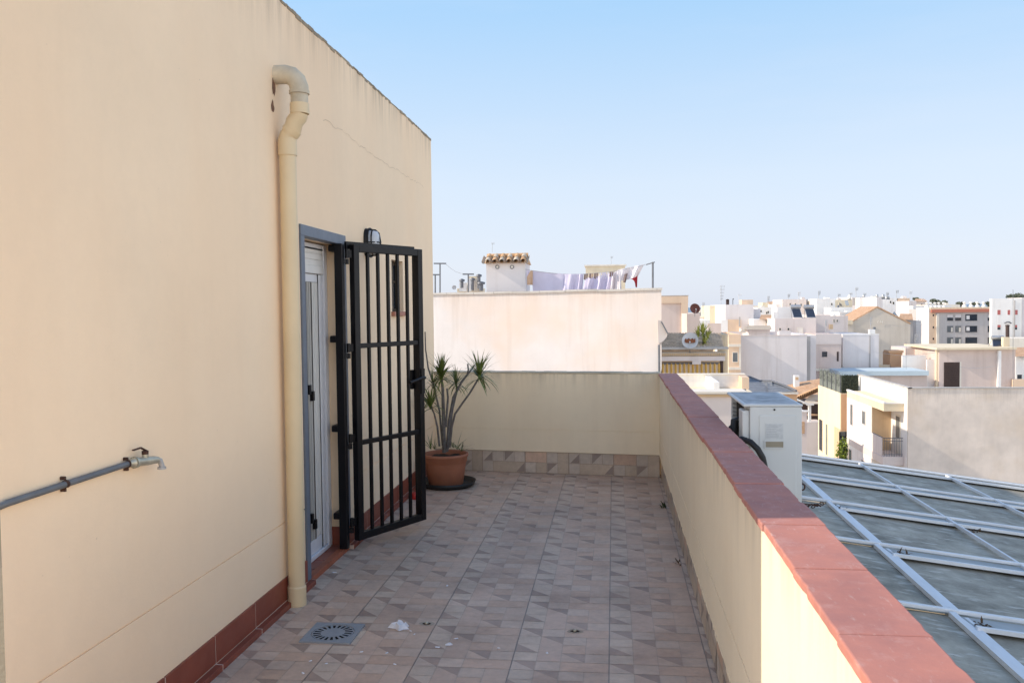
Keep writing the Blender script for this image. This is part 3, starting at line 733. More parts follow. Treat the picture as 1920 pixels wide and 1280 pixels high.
for k in range(7): mb = MB(); blade(mb, pp(832+k*7, 842-k % 2*5, 7.6), (rnd.uniform(-1, 1), rnd.uniform(-1, 1), .5), .14, .008, .9); mb.build('dry_leaf', M['dryleaf'], pl)

# ------------------------------------------------------------------ small litter on the floor
def chip(name, label, cat, x, y, s, mat, n=9, h=.006, z=.001, seed=1, group=None):
    r = random.Random(seed); m = MB(); c = Vector((x, y, z)); rings = []
    ang = [2*math.pi*k/n for k in range(n)]; rr = [s*r.uniform(.45, 1.1) for _ in ang]
    lo = [c+Vector((math.cos(a)*q*1.25, math.sin(a)*q, 0)) for a, q in zip(ang, rr)]
    hi = [c+Vector((math.cos(a)*q*.8, math.sin(a)*q*.7, h*r.uniform(.5, 1.6))) for a, q in zip(ang, rr)]
    m.idx(lo+hi, [(k, (k+1) % n, n+(k+1) % n, n+k) for k in range(n)], 0); m.face(hi)
    return tag(m.build(name, mat), label, cat, group)
chip('paper_scrap', 'crumpled white paper scrap on the tiles right of the drain', 'paper scrap', -1.086, 4.165, .05, M['paper'], 13, .02, .002, 3)
chip('paper_scrap', 'small flat white flake lying on the tiles in front of the anchor socket', 'paper scrap', *onZ(842, 1207, 0)[:2], .022, M['paper'], 9, .004, .002, 4)
fl = [(678, 1222), (568, 1262), (612, 1244), (740, 1245), (725, 1224), (770, 1183), (777, 1189), (820, 1213), (838, 1098), (935, 1215), (1026, 1224), (855, 1197), (605, 1062), (628, 1073), (625, 1073), (582, 1239)]
for i, (x, y) in enumerate(fl):
    p = onZ(x, y, 0)
    if i == 0: f0 = chip('paint_flake', 'tiny white paint flake scattered on the terrace tiles', 'paint flake', p.x, p.y, .0085, M['paper'], 7, .002, .002, 40, 'white paint flakes on the tiles')
    else:
        c = f0.copy(); COL.objects.link(c); c.location = (p.x, p.y, .002); c.rotation_euler.z = i*1.7; c.scale = (rnd.uniform(.7, 1.4),)*2+(1,)
def socket(x, y, label, seed):
    p = onZ(x, y, 0); t = thing('floor_anchor', (p.x, p.y, 0), label, 'floor anchor')
    r = random.Random(seed); m = MB(); m.face([p+Vector((math.cos(a)*r.uniform(.028, .048), math.sin(a)*r.uniform(.02, .035), .0012)) for a in [2*math.pi*k/11 for k in range(11)]])
    m.build('broken_tile', plain('broken_tile_bed', (.42, .36, .29), .95, var=.3, vs=40), t)
    m = MB(); m.face([p+Vector((math.cos(a)*r.uniform(.018, .026), math.sin(a)*r.uniform(.012, .018), .0024)) for a in [2*math.pi*k/9 for k in range(9)]]); m.build('hole', plain('anchor_hole', (.035, .022, .014), .95), t)
    m = MB(); m.lathe(p, [(.009, .002), (.009, .008), (.005, .011), (0, .011)], 10); m.build('bolt', M['brass'], t)
socket(800, 1169, 'rusty anchor bolt in a chipped tile beside the white paper scrap', 5)
socket(1078, 1183, 'rusty anchor bolt in a chipped tile near the middle of the floor', 6)
p = onZ(778, 935, 0); t = MB(); t.lathe((p.x, p.y, 0), [(.03, .001), (.034, .02), (.034, .05), (.028, .056), (0, .056)], 16)
tag(t.build('plastic_cap', M['redplastic']), 'small red plastic cap on the floor behind the gate', 'cap')
def weed(x, y, label, n, ln, mat):
    p = onZ(x, y, 0); p.x = min(p.x, XR-.004); m = MB()
    for k in range(n): blade(m, p+Vector((rnd.uniform(-.02, .01), rnd.uniform(-.04, .04), 0)), (rnd.uniform(-1, .2), rnd.uniform(-1, 1), rnd.uniform(.3, 1.4)), ln*rnd.uniform(.5, 1.2), .012, .6, 3)
    tag(m.build('weed', mat), label, 'weed')
weed(1246, 950, 'small dark green weed sprouting at the foot of the parapet', 16, .075, M['weed'])
weed(1272, 1056, 'dry brown weed stub at the foot of the parapet', 10, .035, M['dryleaf'])
for i, (x, y, lb) in enumerate(((1190, 1032, 'curled dry leaf on the tiles near the parapet'), (1207, 953, 'thin dry twig on the tiles close to the green weed'))):
    p = onZ(x, y, 0); m = MB()
    for k in range(1): blade(m, p+Vector((0, 0, .003)), (rnd.uniform(-1, 1), rnd.uniform(-.3, .3), .12), .05+.03*i, .010-.005*i, .25, 4)
    tag(m.build('dry_leaf', M['dryleaf']), lb, 'dry leaf')

# ------------------------------------------------------------------ air conditioner
AX0, AX1, AY0, AY1, AZ0, AZ1 = .650, .935, 4.40, 5.02, .60, 1.112
ac = thing('air_conditioner', (.79, 4.7, AZ0), 'white outdoor air conditioner unit mounted beyond the parapet', 'air conditioner')
mb = MB()
mb.box(AX0+.03, AX1, AY0, AY0+.20, AZ0+.01, AZ1-.016)          # service end
mb.box(AX1-.05, AX1, AY0+.20, AY1, AZ0+.01, AZ1-.016)          # fan side
mb.box(AX0+.02, AX1-.05, AY1-.02, AY1, AZ0+.01, AZ1-.016)
mb.box(AX0, AX1, AY0, AY1, AZ0, AZ0+.01)
mb.build('casing', M['ac'], ac, bevel=.012)
mb = MB(); mb.box(AX0-.004, AX1+.004, AY0-.004, AY1+.004, AZ1-.016, AZ1-.002); mb.build('lid_rim', M['ac'], ac, bevel=.006)
mb = MB(); mb.box(AX0+.016, AX1-.016, AY0+.016, AY1-.016, AZ1-.006, AZ1); mb.build('lid', M['ac_top'], ac, bevel=.004)
mb = MB(); mb.box(AX0+.075, AX1-.028, AY0-.004, AY0+.004, AZ0+.05, AZ1-.058); mb.build('service_panel', M['ac'], ac, bevel=.006)
mb = MB(); mb.box(AX0+.105, AX0+.192, AY0-.0062, AY0-.0038, .935, 1.012); lb = mb.build('label_plate', M['ac_label'], ac)
mb = MB()
for k in range(8): mb.box(AX0+.110, AX0+.110+rnd.uniform(.03, .077), AY0-.0070, AY0-.0060, .942+k*.0085, .9445+k*.0085)
mb.build('label_text', M['ac_ink'], lb)
mb = MB(); x0, x1, z0, z1 = AX0+.105, AX0+.192, .893, .922
mb.box(x0-.005, x1+.005, AY0-.011, AY0-.006, z1, z1+.004).box(x0-.005, x1+.005, AY0-.011, AY0-.006, z0-.004, z0).box(x0-.005, x0, AY0-.011, AY0-.006, z0, z1).box(x1, x1+.005, AY0-.011, AY0-.006, z0, z1); mb.box(x0, x1, AY0-.0085, AY0-.0065, z0, z1, 1)
mb.build('grip', [M['ac'], plain('grip_recess', (.30, .26, .19), .7)], ac)
MB().lathe((AX0+.15, AY0-.001, 1.082), [(.005, -.003), (0, -.004)], 10, ax='Y').build('screw', M['dark'], ac)
mb = MB(); mb.box(AX0-.006, AX0+.03, AY0+.012, AY0+.13, .78, 1.075); mb.build('valve_cover', M['ac'], ac, bevel=.006)
mb = MB(); mb.box(AX0+.05, AX0+.06, AY0+.20, AY1-.02, AZ0+.01, AZ1-.017)
for k in range(16): mb.box(AX0+.044, AX0+.05, AY0+.205+k*.024, AY0+.208+k*.024, AZ0+.01, AZ1-.018)
mb.build('coil', M['coil'], ac)
mb = MB()
for k in range(4): mb.tube([(AX0+.042, AY1-.06, .98+k*.022), (AX0+.020, AY1-.06, .985+k*.022)], .006, 8)
mb.build('coil_elbow', M['tank'], ac)
for (yy, zz, up) in ((AY0+.30, .95, .06), (AY0+.21, 1.0, .03)):
    MB().tube([(AX0+.045, yy+.02, zz-.05), (AX0+.01, yy+.01, zz+up-.02), (AX0-.018, yy, zz), (AX0-.025, yy-.01, zz-.12), (AX0-.02, yy-.02, .6)], .019, 10).build('insulated_pipe', M['hose'], ac)
MB().tube([pp(1380, 824, 4.45), pp(1392, 823, 4.40), pp(1408, 829, 4.36), pp(1421, 842, 4.34), pp(1430, 858, 4.34), pp(1434, 876, 4.35), pp(1433, 900, 4.36)], .0155, 12).build('hose', M['hose'], ac)
for yy in (AY0+.1, AY1-.08):
    mb = MB(); mb.box(.573, AX1+.02, yy-.015, yy+.015, AZ0-.035, AZ0-.005); mb.box(.573, .59, yy-.015, yy+.015, .30, AZ0-.035); mb.obox((.585, yy, .33), (AX1-.02, yy, AZ0-.036), .012, .02); mb.build('bracket', M['rust'], ac)
# rusty chain-like offcut hanging from the bracket
mb = MB()
for k in range(7):
    q = pp(1508+k*5.5, 948+((k % 2)*2-1)*1.5+(-3 if k > 4 else 0), 4.38); mb.tube([q+Vector((.010*math.cos(a), .004*math.sin(a), .007*math.sin(a+k))) for a in [i*math.pi/3 for i in range(7)]], .0028, 6)
mb.build('rusty_chain', M['rust'], ac); mb = MB()
q = pp(1506, 914, 4.42); mb.tube([q+Vector((.012*math.sin(i*.5), .02, .016*math.cos(i*.5))) for i in range(8)], .004, 6)
mb.build('rusty_hook', M['rust'], ac); mb = MB(); mb.tube([pp(1500, 943, 4.38), pp(1534, 947, 4.38)], .003, 6)
mb.build('rusty_rod', M['rust'], ac)

# ------------------------------------------------------------------ glazed roof below
KS = .1477
def rz(x): return .1-KS*(x-1.605)
gr = thing('glass_roof', (3, 5, -.2), 'low glazed courtyard roof of dirty panes in white aluminium bars', 'glass roof')
xs = [.60, 1.605, 2.485, 3.355, 4.225, 5.095, 5.965, 6.835, 7.705]
def skew(x): return .075*(x-1.6)
yb = [.75, 1.92, 3.11, 4.30, 5.49, 6.68, 7.85, 9.0]
for i in range(len(xs)-1):
    for j in range(len(yb)-1):
        m = MB(); a, b = xs[i]-.006, xs[i+1]+.006; dz = -.012-.001*(i % 2) if i else 0
        m.face([(a, yb[j]+skew(a), rz(a)+dz), (b, yb[j]+skew(b), rz(b)+dz), (b, yb[j+1]+skew(b)+.004, rz(b)+dz-.004), (a, yb[j+1]+skew(a)+.004, rz(a)+dz-.004)])
        m.build('pane', M['pane'], gr)
for j, y in enumerate(yb):
    m = MB(); a, b = xs[0], xs[-1]
    m.obox((a, y+skew(a), rz(a)+.022), (b, y+skew(b), rz(b)+.016), .031, .018)
    m.build('cross_bar', M['alu'], gr, bevel=.003)
    m = MB(); a = xs[1]+.05
    m.obox((a, y+skew(a)-.10, rz(a)+.004), (b, y+skew(b)-.10, rz(b)+.004), .15, .008, mi=1)
    m.obox((a, y+skew(a)-.19, rz(a)+.012), (b, y+skew(b)-.19, rz(b)+.012), .022, .02)
    m.build('glazing_trim', [M['alu'], M['alu_dark']], gr)
for i, x in enumerate(xs[1:-1]):
    m = MB(); w = .030 if i == 0 else .016
    for j in range(len(yb)-1):
        y0, y1 = yb[j]+skew(x)+.03, yb[j+1]+skew(x)-(.03)
        m.obox((x, y0, rz(x)+.014), (x, y1, rz(x)+.014), w, .024)
        if i == 0: m.obox((x+.045, y0, rz(x)-.004), (x+.045, y1, rz(x)-.004), .06, .006)
    m.build('glazing_bar', M['alu'], gr)
# end flashing and eaves frame of the glazed roof
m = MB(); a, b = xs[0], xs[-1]
m.obox((a, 9.06+skew(a), rz(a)-.03), (b, 9.06+skew(b), rz(b)-.03), .10, .10); m.build('eaves_gutter', M['alu_dark'], gr)
m = MB(); m.box(xs[-1], xs[-1]+.2, 0, 10, -4, rz(xs[-1])); m.box(.60, xs[-1], 9.3, 9.45, -9, rz(4)-.35); m.build('side_wall', M['t_cream'], gr)
for i, (x, y, lb) in enumerate(((1580, 955, 'clump of dead leaves caught at the nearest-to-unit roof bar'), (1692, 1040, 'clump of dead leaves under the middle white roof bar'), (1835, 1172, 'clump of dead leaves by the lowest white roof bar'), (1826, 997, 'clump of dead leaves farthest to the right on the glass roof'))):
    d_ = ray(x, y); t_ = (.1+KS*1.605-H)/(d_.z+KS*d_.x); p = EYE+d_*t_; m = MB()
    for k in range(22): blade(m, p+Vector((rnd.uniform(-.05, .05), rnd.uniform(-.05, .03), .006)), (rnd.uniform(-1, 1), rnd.uniform(-1, 1), rnd.uniform(0, .6)), rnd.uniform(.02, .06), .016, .6, 2)
    tag(m.build('leaf_clump', M['dryleaf']), lb, 'dead leaves')

# ================================================================== the town
ZG = -12
def fbox(m, x0, x1, y0, y1, z0, z1, lip=.18, drop=.5, mi=0, open_top=True):
    """flat-roofed block: walls, parapet ring and sunken roof deck"""
    if not open_top or x1-x0 < .8 or y1-y0 < .8: m.box(x0, x1, y0, y1, z0, z1, mi); return m
    o = [(x0, y0), (x1, y0), (x1, y1), (x0, y1)]; q = [(x0+lip, y0+lip), (x1-lip, y0+lip), (x1-lip, y1-lip), (x0+lip, y1-lip)]
    for k in range(4):
        a, b = o[k], o[(k+1) % 4]; c, d_ = q[k], q[(k+1) % 4]
        m.face([(*a, z0), (*b, z0), (*b, z1), (*a, z1)], mi); m.face([(*a, z1), (*b, z1), (*d_, z1), (*c, z1)], mi)
        m.face([(*d_, z1-drop), (*c, z1-drop), (*c, z1), (*d_, z1)], mi)
    m.face([(*q[0], z1-drop), (*q[1], z1-drop), (*q[2], z1-drop), (*q[3], z1-drop)], mi)
    m.face([(*o[3], z0), (*o[2], z0), (*o[1], z0), (*o[0], z0)], mi)
    return m
def bld(label, x0, x1, yt, Y, d, mat, cat='building', name='building', zb=ZG, cap=None, parapet=True, yt2=None, group=None):
    d = d*1.6 if Y > 70 and d > 1 else d; a = onY(x0, yt, Y); b = onY(x1, yt if yt2 is None else yt2, Y); z = (a.z+b.z)/2
    t = thing(name, ((a.x+b.x)/2, Y+d/2, zb), label, cat, group)
    m = MB(); fbox(m, a.x, b.x, Y, Y+d, zb, z, open_top=parapet, drop=.5); m.build('wall', M['t_'+mat] if isinstance(mat, str) else mat, t)
    if cap:
        h, ov, cm = cap; m = MB(); m.box(a.x-ov, b.x+ov, Y-ov, Y+.22, z+.002, z+h); m.box(a.x-ov, a.x+.2, Y+.22, Y+d, z+.002, z+h); m.build('wall_cap', M[cm], t)
    t['_'] = 0; del t['_']
    return t, a.x, b.x, Y, z
def fwin(t, px0, py0, px1, py1, Y, frame='white_pvc', pane='glass', fw=.05, shut=None, sill=True, name='window', proud=.03):
    a = onY(px0, py0, Y); b = onY(px1, py1, Y); x0, x1, z0, z1 = a.x, b.x, b.z, a.z
    m = MB(); y0 = Y-proud
    m.box(x0-fw, x0, y0, Y+.01, z0-fw, z1+fw).box(x1, x1+fw, y0, Y+.01, z0-fw, z1+fw).box(x0, x1, y0, Y+.01, z1, z1+fw).box(x0, x1, y0-(.04 if sill else 0), Y+.01, z0-fw, z0)
    o = m.build(name, M[frame], t)
    m = MB(); m.box(x0, x1, Y-.012, Y-.004, z0, z1); m.build('pane', M[pane], o)
    if shut:
        f, sm = shut; m = MB(); m.box(x0, x1, Y-.022, Y-.013, z1-(z1-z0)*f, z1); m.build('shutter', M[sm], o)
    return o
def lwin(t, px0, py0, px1, py1, X, frame='white_pvc', pane='glass', fw=.05, name='window'):
    """window in a wall that faces left; px0 is its far edge"""
    a = onX(px0, py0, X); b = onX(px1, py1, X); y1, y0 = a.y, b.y; z1 = onX(px1, py0, X).z; z0 = b.z
    m = MB(); x = X-.03
    m.box(x, X+.01, y0-fw, y0, z0-fw, z1+fw).box(x, X+.01, y1, y1+fw, z0-fw, z1+fw).box(x, X+.01, y0, y1, z1, z1+fw).box(x-.04, X+.01, y0, y1, z0-fw, z0)
    o = m.build(name, M[frame], t)
    m = MB(); m.box(X-.012, X-.004, y0, y1, z0, z1); m.build('pane', M[pane], o)
    return o
def part_px(t, name, x0, y0, x1, y1, Y, d, mat, proud=0):
    a = onY(x0, y0, Y); b = onY(x1, y1, Y); m = MB(); m.box(a.x, b.x, Y-proud, Y+d, b.z, a.z); return m.build(name, M[mat], t)
def antenna(px, py0, py1, Y, label, bars=3, wpx=10, mat='antenna', r=None, tilt=0):
    a, b = onY(px, py1, Y), onY(px, py0, Y); k = Y/F; r = r or .38*k
    t = thing('antenna', a, label, 'antenna')
    MB().tube([a, b], r, 6).build('mast', M[mat], t)
    for i in range(bars):
        z = b.z-(b.z-a.z)*(.02+.16*i); w = wpx*k/2*(1-.12*i)
        m = MB(); c = Vector((a.x, a.y, z)); m.tube([c+Vector((-w*.3, 0, 0)), c+Vector((w, 0, 0))], r*.7, 5)
        for q in range(4): x = -w*.2+w*1.1*q/3; m.tube([c+Vector((x, 0, -2.2*k)), c+Vector((x, 0, 2.2*k))], r*.5, 4)
        m.build('crossbar', M[mat], t)
    return t

# ---- neighbouring building across the gap
A0 = thing('building', (-2, 25, ZG), 'neighbouring house with a long blank pinkish end wall and laundry on its roof', 'building')
aR, aL = Vector((1.214, 22, 0)), Vector((-8.5, 25.35, 0)); av = (aR-aL).normalized(); an = Vector((0, 1, 0)); az = 2.06
def aq(t, z, off=0): p = aL+av*t+an*off; return (p.x, p.y, z)
AL = (aR-aL).length
m = MB(); zl = -.25
m.face([aq(0, ZG), aq(AL-.07, ZG), aq(AL-.07, zl), aq(0, zl)]); m.face([aq(0, zl), aq(AL-.07, zl), aq(AL, .05), aq(AL, az), aq(0, az)])
m.face([aq(AL-.07, ZG), aq(AL-.07, ZG, 9), aq(AL-.07, zl, 9), aq(AL-.07, zl)]); m.face([aq(AL, zl), aq(AL, zl, 9), aq(AL, az, 9), aq(AL, az)])
m.face([aq(AL-.07, zl), aq(AL-.07, zl, 9), aq(AL, .05, 9), aq(AL, .05)])
m.face([aq(0, az), aq(AL, az), aq(AL, az, .2), aq(0, az, .2)]); m.face([aq(AL, az, .2), aq(AL, az-.9, .2), aq(0, az-.9, .2), aq(0, az, .2)])
m.face([aq(0, az-.9, .2), aq(AL, az-.9, .2), aq(AL, az-.9, 9), aq(0, az-.9, 9)])
m.build('wall', M['adj'], A0)
m = MB(); t = 0
while t < AL:
    e = min(t+rnd.uniform(.5, 1.1), AL+.03); h = rnd.uniform(-.008, .008)
    m.hexa([aq(t, az-.012+h, -.05), aq(e-.008, az-.012+h, -.05), aq(e-.008, az-.012+h, .25), aq(t, az-.012+h, .25), aq(t, az+.045+h, -.05), aq(e-.008, az+.045+h, -.05), aq(e-.008, az+.045+h, .25), aq(t, az+.045+h, .25)]); t = e
m.build('wall_cap', M['cap_grey'], A0)
# curved cove eave on its right flank
m = MB(); pr_ = [(1239.5, 600), (1241, 607), (1247, 615), (1251.5, 624), (1251, 630), (1246, 637), (1240, 641.5), (1234.5, 644), (1233, 600)]
fr_ = [onY(x, y, 21.96) for x, y in pr_]; bk = [p+Vector((0, 3.0, 0)) for p in fr_]; n = len(fr_)
m.face(fr_[::-1]); 
for k in range(n): m.face([fr_[k], fr_[(k+1) % n], bk[(k+1) % n], bk[k]])
m.build('cove_eave', M['adj'], A0)
m = MB(); m.obox(onY(1240, 603, 21.93), onY(1252, 625, 21.93), .10, .03); m.build('eave_flashing', M['metal'], A0)
m = MB(); m.tube([onY(1235.5, 646, 21.95), onY(1236, 700, 21.95), onY(1236, 760, 21.95)], .028, 10); m.build('downpipe', M['metal'], A0)

# rooftop hut with barrel tiles
hy = 24.0
hut = thing('roof_hut', onY(948, 542, hy), 'small rooftop stair hut with barrel tile canopy and two round vents', 'roof hut')
h0, h1 = onY(911.5, 494, hy), onY(985, 494, hy); hz = h0.z
m = MB(); m.box(h0.x, h1.x, hy, hy+1.3, 1.1, hz+.02); m.build('wall', M['t_lilac'], hut)
rt = onY(948, 474, hy).z
m = MB()
n = 6; w = (h1.x-h0.x+.09)/n
rb_ = hy+.32
def barrel(m, x, y0, z0, y1, z1, r, mi, inv=False):
    segs = 8; vs = []
    for (yy, zz, rr) in ((y0, z0, r), (y1, z1, r*.85)):
        for k in range(segs+1):
            a = math.pi*k/segs; vs.append((x+rr*math.cos(a), yy-(.02 if False else 0), zz+(rr*math.sin(a)*(-1 if inv else 1))))
    m.idx(vs, [(k, k+1, segs+2+k, segs+1+k) for k in range(segs)], mi, True)
    for k in range(segs): pass
tiles = []
for k in range(n+1):
    x = h0.x-.045+w*k
    for c in range(2):
        y0 = hy-.17+c*.22; z0 = hz+.02+c*.10; y1 = y0+.27; z1 = z0+.118
        if k < n:
            mm = MB(); barrel(mm, x+w/2, y0, z0, y1, z1, w*.40, 0); mm.build('barrel_tile', M['barrel'] if (k+c) % 2 else M['barrel_pale'], hut)
        mm = MB(); barrel(mm, x, y0+.03, z0+.03, y1, z1+.02, w*.34, 0, True); mm.build('channel_tile', M['barrel_pale'], hut)
m = MB(); m.hexa([(h0.x-.04, hy-.12, hz+.0), (h1.x+.04, hy-.12, hz+.0), (h1.x+.04, hy+1.35, hz+.0), (h0.x-.04, hy+1.35, hz+.0), (h0.x-.04, hy-.1, hz+.015), (h1.x+.04, hy-.1, hz+.015), (h1.x+.04, hy+.35, hz+.2), (h0.x-.04, hy+.35, hz+.2)]); m.build('roof_deck', M['barrel'], hut)
m = MB(); barrel(m, 0, 0, 0, 0, 0, .01, 0); m = MB(); m.tube([(h0.x-.02, hy+.33, rt-.06), (h1.x+.05, hy+.33, rt-.05)], .062, 10); m.build('ridge_tile', M['barrel'], hut)
for px in (932.5, 960):
    c = onY(px, 500.5, hy); m = MB(); m.lathe(c, [(.036, -.02), (.056, -.02), (.056, .02), (.036, .02), (.036, -.02)], 16, ax='Y'); o = m.build('vent', M['metal'], hut)
    m = MB(); m.lathe(c, [(.037, -.004), (0, -.006)], 14, ax='Y'); m.build('vent_daylight', M['ink_white'], o)  # white disc paints the daylight showing through the open vent
antenna(923, 456, 474, hy+.4, 'thin antenna standing on the tiled hut beside the laundry', 1, 9)

# clothes line posts, laundry
def tpost(px, py0, py1, Y, wpx, label, arm=None):
    a, b = onY(px, py1, Y), onY(px, py0, Y); t = thing('clothes_post', a, label, 'clothes post'); r = .022
    MB().tube([a, b], r, 8).build('pole', M['metal'], t)
    c0_, c1_ = onY(px-wpx/2, py0, Y), onY(px+wpx/2, py0, Y)
    MB().obox(c0_, c1_, .04, .04).build('crossbar', M['metal'], t)
tpost(825, 494, 560, 25.2, 23, 'tall T-shaped clothes post nearest the cream house')
tpost(816, 515, 560, 25.3, 20, 'short T-shaped clothes post just left of the tall one')
tpost(878, 514, 556, 25.0, 21, 'T-shaped clothes post in front of the roof vents')
a, b = onY(1224, 548, 23.6), onY(1224, 491, 23.6)
t = thing('clothes_post', a, 'bare steel clothes post at the right end of the laundry', 'clothes post'); MB().tube([a, b], .026, 8).build('pole', M['metal'], t); MB().tube([onY(1227, 491.5, 23.5), onY(1212, 496, 23.9)], .016, 8).build('arm', M['metal'], t)
m = MB(); m.tube([onY(836, 495, 25.2), onY(845, 503, 25.15), onY(855, 509.5, 25.1), onY(866, 513, 25.05), onY(870, 514, 25.0)], .006, 5); tag(m.build('clothes_line', M['antenna']), 'slack empty clothes line between two T-shaped posts', 'clothes line')
LY = 24.0
m = MB(); ln = [(985, 505), (1000, 507.5), (1030, 511.5), (1055, 513.5), (1085, 514), (1100, 513), (1130, 511), (1160, 507), (1200, 499), (1217, 494)]
m.tube([onY(x, y, LY) for x, y in ln], .006, 5); tag(m.build('clothes_line', M['antenna']), 'clothes line carrying the sheets from the hut to the steel post', 'clothes line')
def cloth(name, label, pts_top, pts_bot, Y, mat, wave=.05, nx=22, nz=8, freq=9, group=None, amp_bottom=1.0, seed=0):
    """cloth between two pixel polylines at depth Y, with folds"""
    def lerp(pl, t):
        k = t*(len(pl)-1); i = min(int(k), len(pl)-2); f = k-i; return (pl[i][0]*(1-f)+pl[i+1][0]*f, pl[i][1]*(1-f)+pl[i+1][1]*f)
    m = MB(); vs = []
    for j in range(nz+1):
        v = j/nz
        for i in range(nx+1):
            u = i/nx; a = lerp(pts_top, u); b = lerp(pts_bot, u); p = onY(a[0]*(1-v)+b[0]*v, a[1]*(1-v)+b[1]*v, Y)
            p.y += wave*(.25+v*amp_bottom)*(math.sin(u*freq+seed+v*1.3)+.5*math.sin(u*freq*2.3+seed*2)); vs.append(p)
    m.idx(vs, [(j*(nx+1)+i, j*(nx+1)+i+1, (j+1)*(nx+1)+i+1, (j+1)*(nx+1)+i) for j in range(nz) for i in range(nx)], 0, True)
    return tag(m.build(name, M[mat]), label, 'laundry', group)
cloth('bed_sheet', 'wide plain lilac bed sheet hanging next to the tiled hut', [(997, 507.5), (1030, 511.5), (1057, 513.5)], [(999, 549), (1030, 549), (1056, 548)], LY, 'cloth_lilac', .03, freq=5)
cloth('bed_sheet', 'pale folded lavender sheet in the middle of the clothes line', [(1056, 513.5), (1085, 514), (1094, 513.5)], [(1052, 548), (1080, 548), (1092, 548)], LY-.02, 'cloth_lav', .07, freq=14, seed=1)
cloth('bed_sheet', 'bright lavender sheet hanging behind the row of socks', [(1098, 521), (1125, 517), (1150, 510)], [(1092, 548), (1120, 548), (1143, 547)], LY+.35, 'cloth_lav', .09, freq=16, seed=2)
cloth('bed_sheet', 'white sheet blown out by the wind at the right of the line', [(1158, 506), (1185, 500), (1208, 495.5)], [(1158, 528), (1178, 524), (1196, 518)], LY+.1, 'cloth_white', .10, freq=10, seed=3)
cloth('bed_sheet', 'white gathered sheet hanging left of the windblown one', [(1148, 512), (1156, 508), (1163, 506)], [(1144, 548), (1155, 548), (1166, 548)], LY+.2, 'cloth_white', .08, freq=9, seed=4)
cloth('towel', 'narrow white towel falling straight beside the windblown sheet', [(1160, 508), (1164, 508)], [(1161, 548), (1165, 548)], LY-.05, 'cloth_white', .02, nx=6)
cloth('towel', 'small lilac towel closest to the tiled hut', [(987, 506), (993, 507)], [(988, 523), (994, 524)], LY+.02, 'cloth_lav', .02, nx=8)
cloth('trousers', 'tan trousers hanging beside the tiled hut', [(988, 519), (995, 507), (999, 508)], [(988, 534), (994, 534), (999, 534)], LY-.04, 'cloth_orange', .02, nx=8)
cloth('garment', 'small dark brown garment by the windblown white sheet', [(1171, 514), (1177, 512)], [(1168, 529), (1173, 530)], LY-.06, 'cloth_brown', .02, nx=6)
cloth('garment', 'dark red garment hanging at the right end of the line', [(1182, 523), (1190, 520), (1195.5, 517)], [(1191, 524.5), (1191.5, 538), (1194.5, 539)], LY-.08, 'cloth_red', .01, nx=8)
sk_x = [(1095, 'brown'), (1099, 'brown'), (1105, 'brown'), (1109, 'orange'), (1114, 'brown'), (1118, 'brown'), (1124, 'white'), (1129, 'lilac'), (1133, 'lilac'), (1138, 'white'), (1143, 'brown'), (1147, 'brown')]
for i, (x, c) in enumerate(sk_x):
    y = 514-(x-1095)*.085
    cloth('sock', 'small %s sock pegged in the row before the lavender sheet' % {'brown': 'brown', 'orange': 'tan', 'white': 'white', 'lilac': 'lilac'}[c], [(x, y), (x+3.6, y-.3)], [(x-.8+i % 2, y+10-(i % 3)), (x+3.2-(i % 2), y+11-(i % 4))], LY-.25, 'cloth_'+c, .012, nx=3, nz=3, group='%s socks pegged in a row' % c)
# roof clutter left of the hut
vy = 26
cl = thing('roof_vents', onY(880, 545, vy), 'cluster of white and beige roof vents left of the tiled hut', 'roof vents')
for (x0, y0, x1, y1, mt) in ((861, 530, 875, 546, 't_white'), (878, 518, 894, 522, 't_cream'), (879, 522, 884, 546, 't_white'), (888, 522, 896, 546, 't_beige'), (857, 541, 905, 547, 't_cream')):
    part_px(cl, 'vent_block', x0, y0, x1, y1, vy+(x0 % 3)*.02, .5, mt)
for px, py, h_, r_ in ((866, 526, 14, .05), (898, 517, 24, .05), (902, 531, 14, .07), (886, 524, 20, .045)):
    a = onY(px, py+h_, vy-.2); b = onY(px, py, vy-.2); m = MB(); m.tube([a, b], r_, 10); m.lathe(b, [(r_*1.7, -.03), (r_*1.8, .03), (0, .06)], 10); m.build('flue', M['metal'], cl)
c = onY(852, 539, vy); m = MB(); m.lathe(c, [(0, .03), (.04, .02), (.07, -.02)], 14, ax='Y'); m.build('dish', M['dish_white'], cl)
# little house behind the laundry
t, *_ = bld('small ochre rooftop block with pale left edge behind the laundry', 1098, 1172, 499, 34, 3, 'cream', parapet=False, cap=(.06, .05, 't_warm'))
antenna(1146, 482, 499, 34.5, 'thin antenna on the ochre block behind the laundry', 1, 7)

# ---- tiled-roof house with awning
ty = 26
th = thing('house', onY(1297, 760, ty), 'low house with weathered grey tiled roof and yellow striped awning', 'house')
e0, e1 = onY(1236, 655, ty), onY(1358, 655, ty); r0, r1 = onY(1236, 625, ty+2.4), onY(1352, 625, ty+2.4)
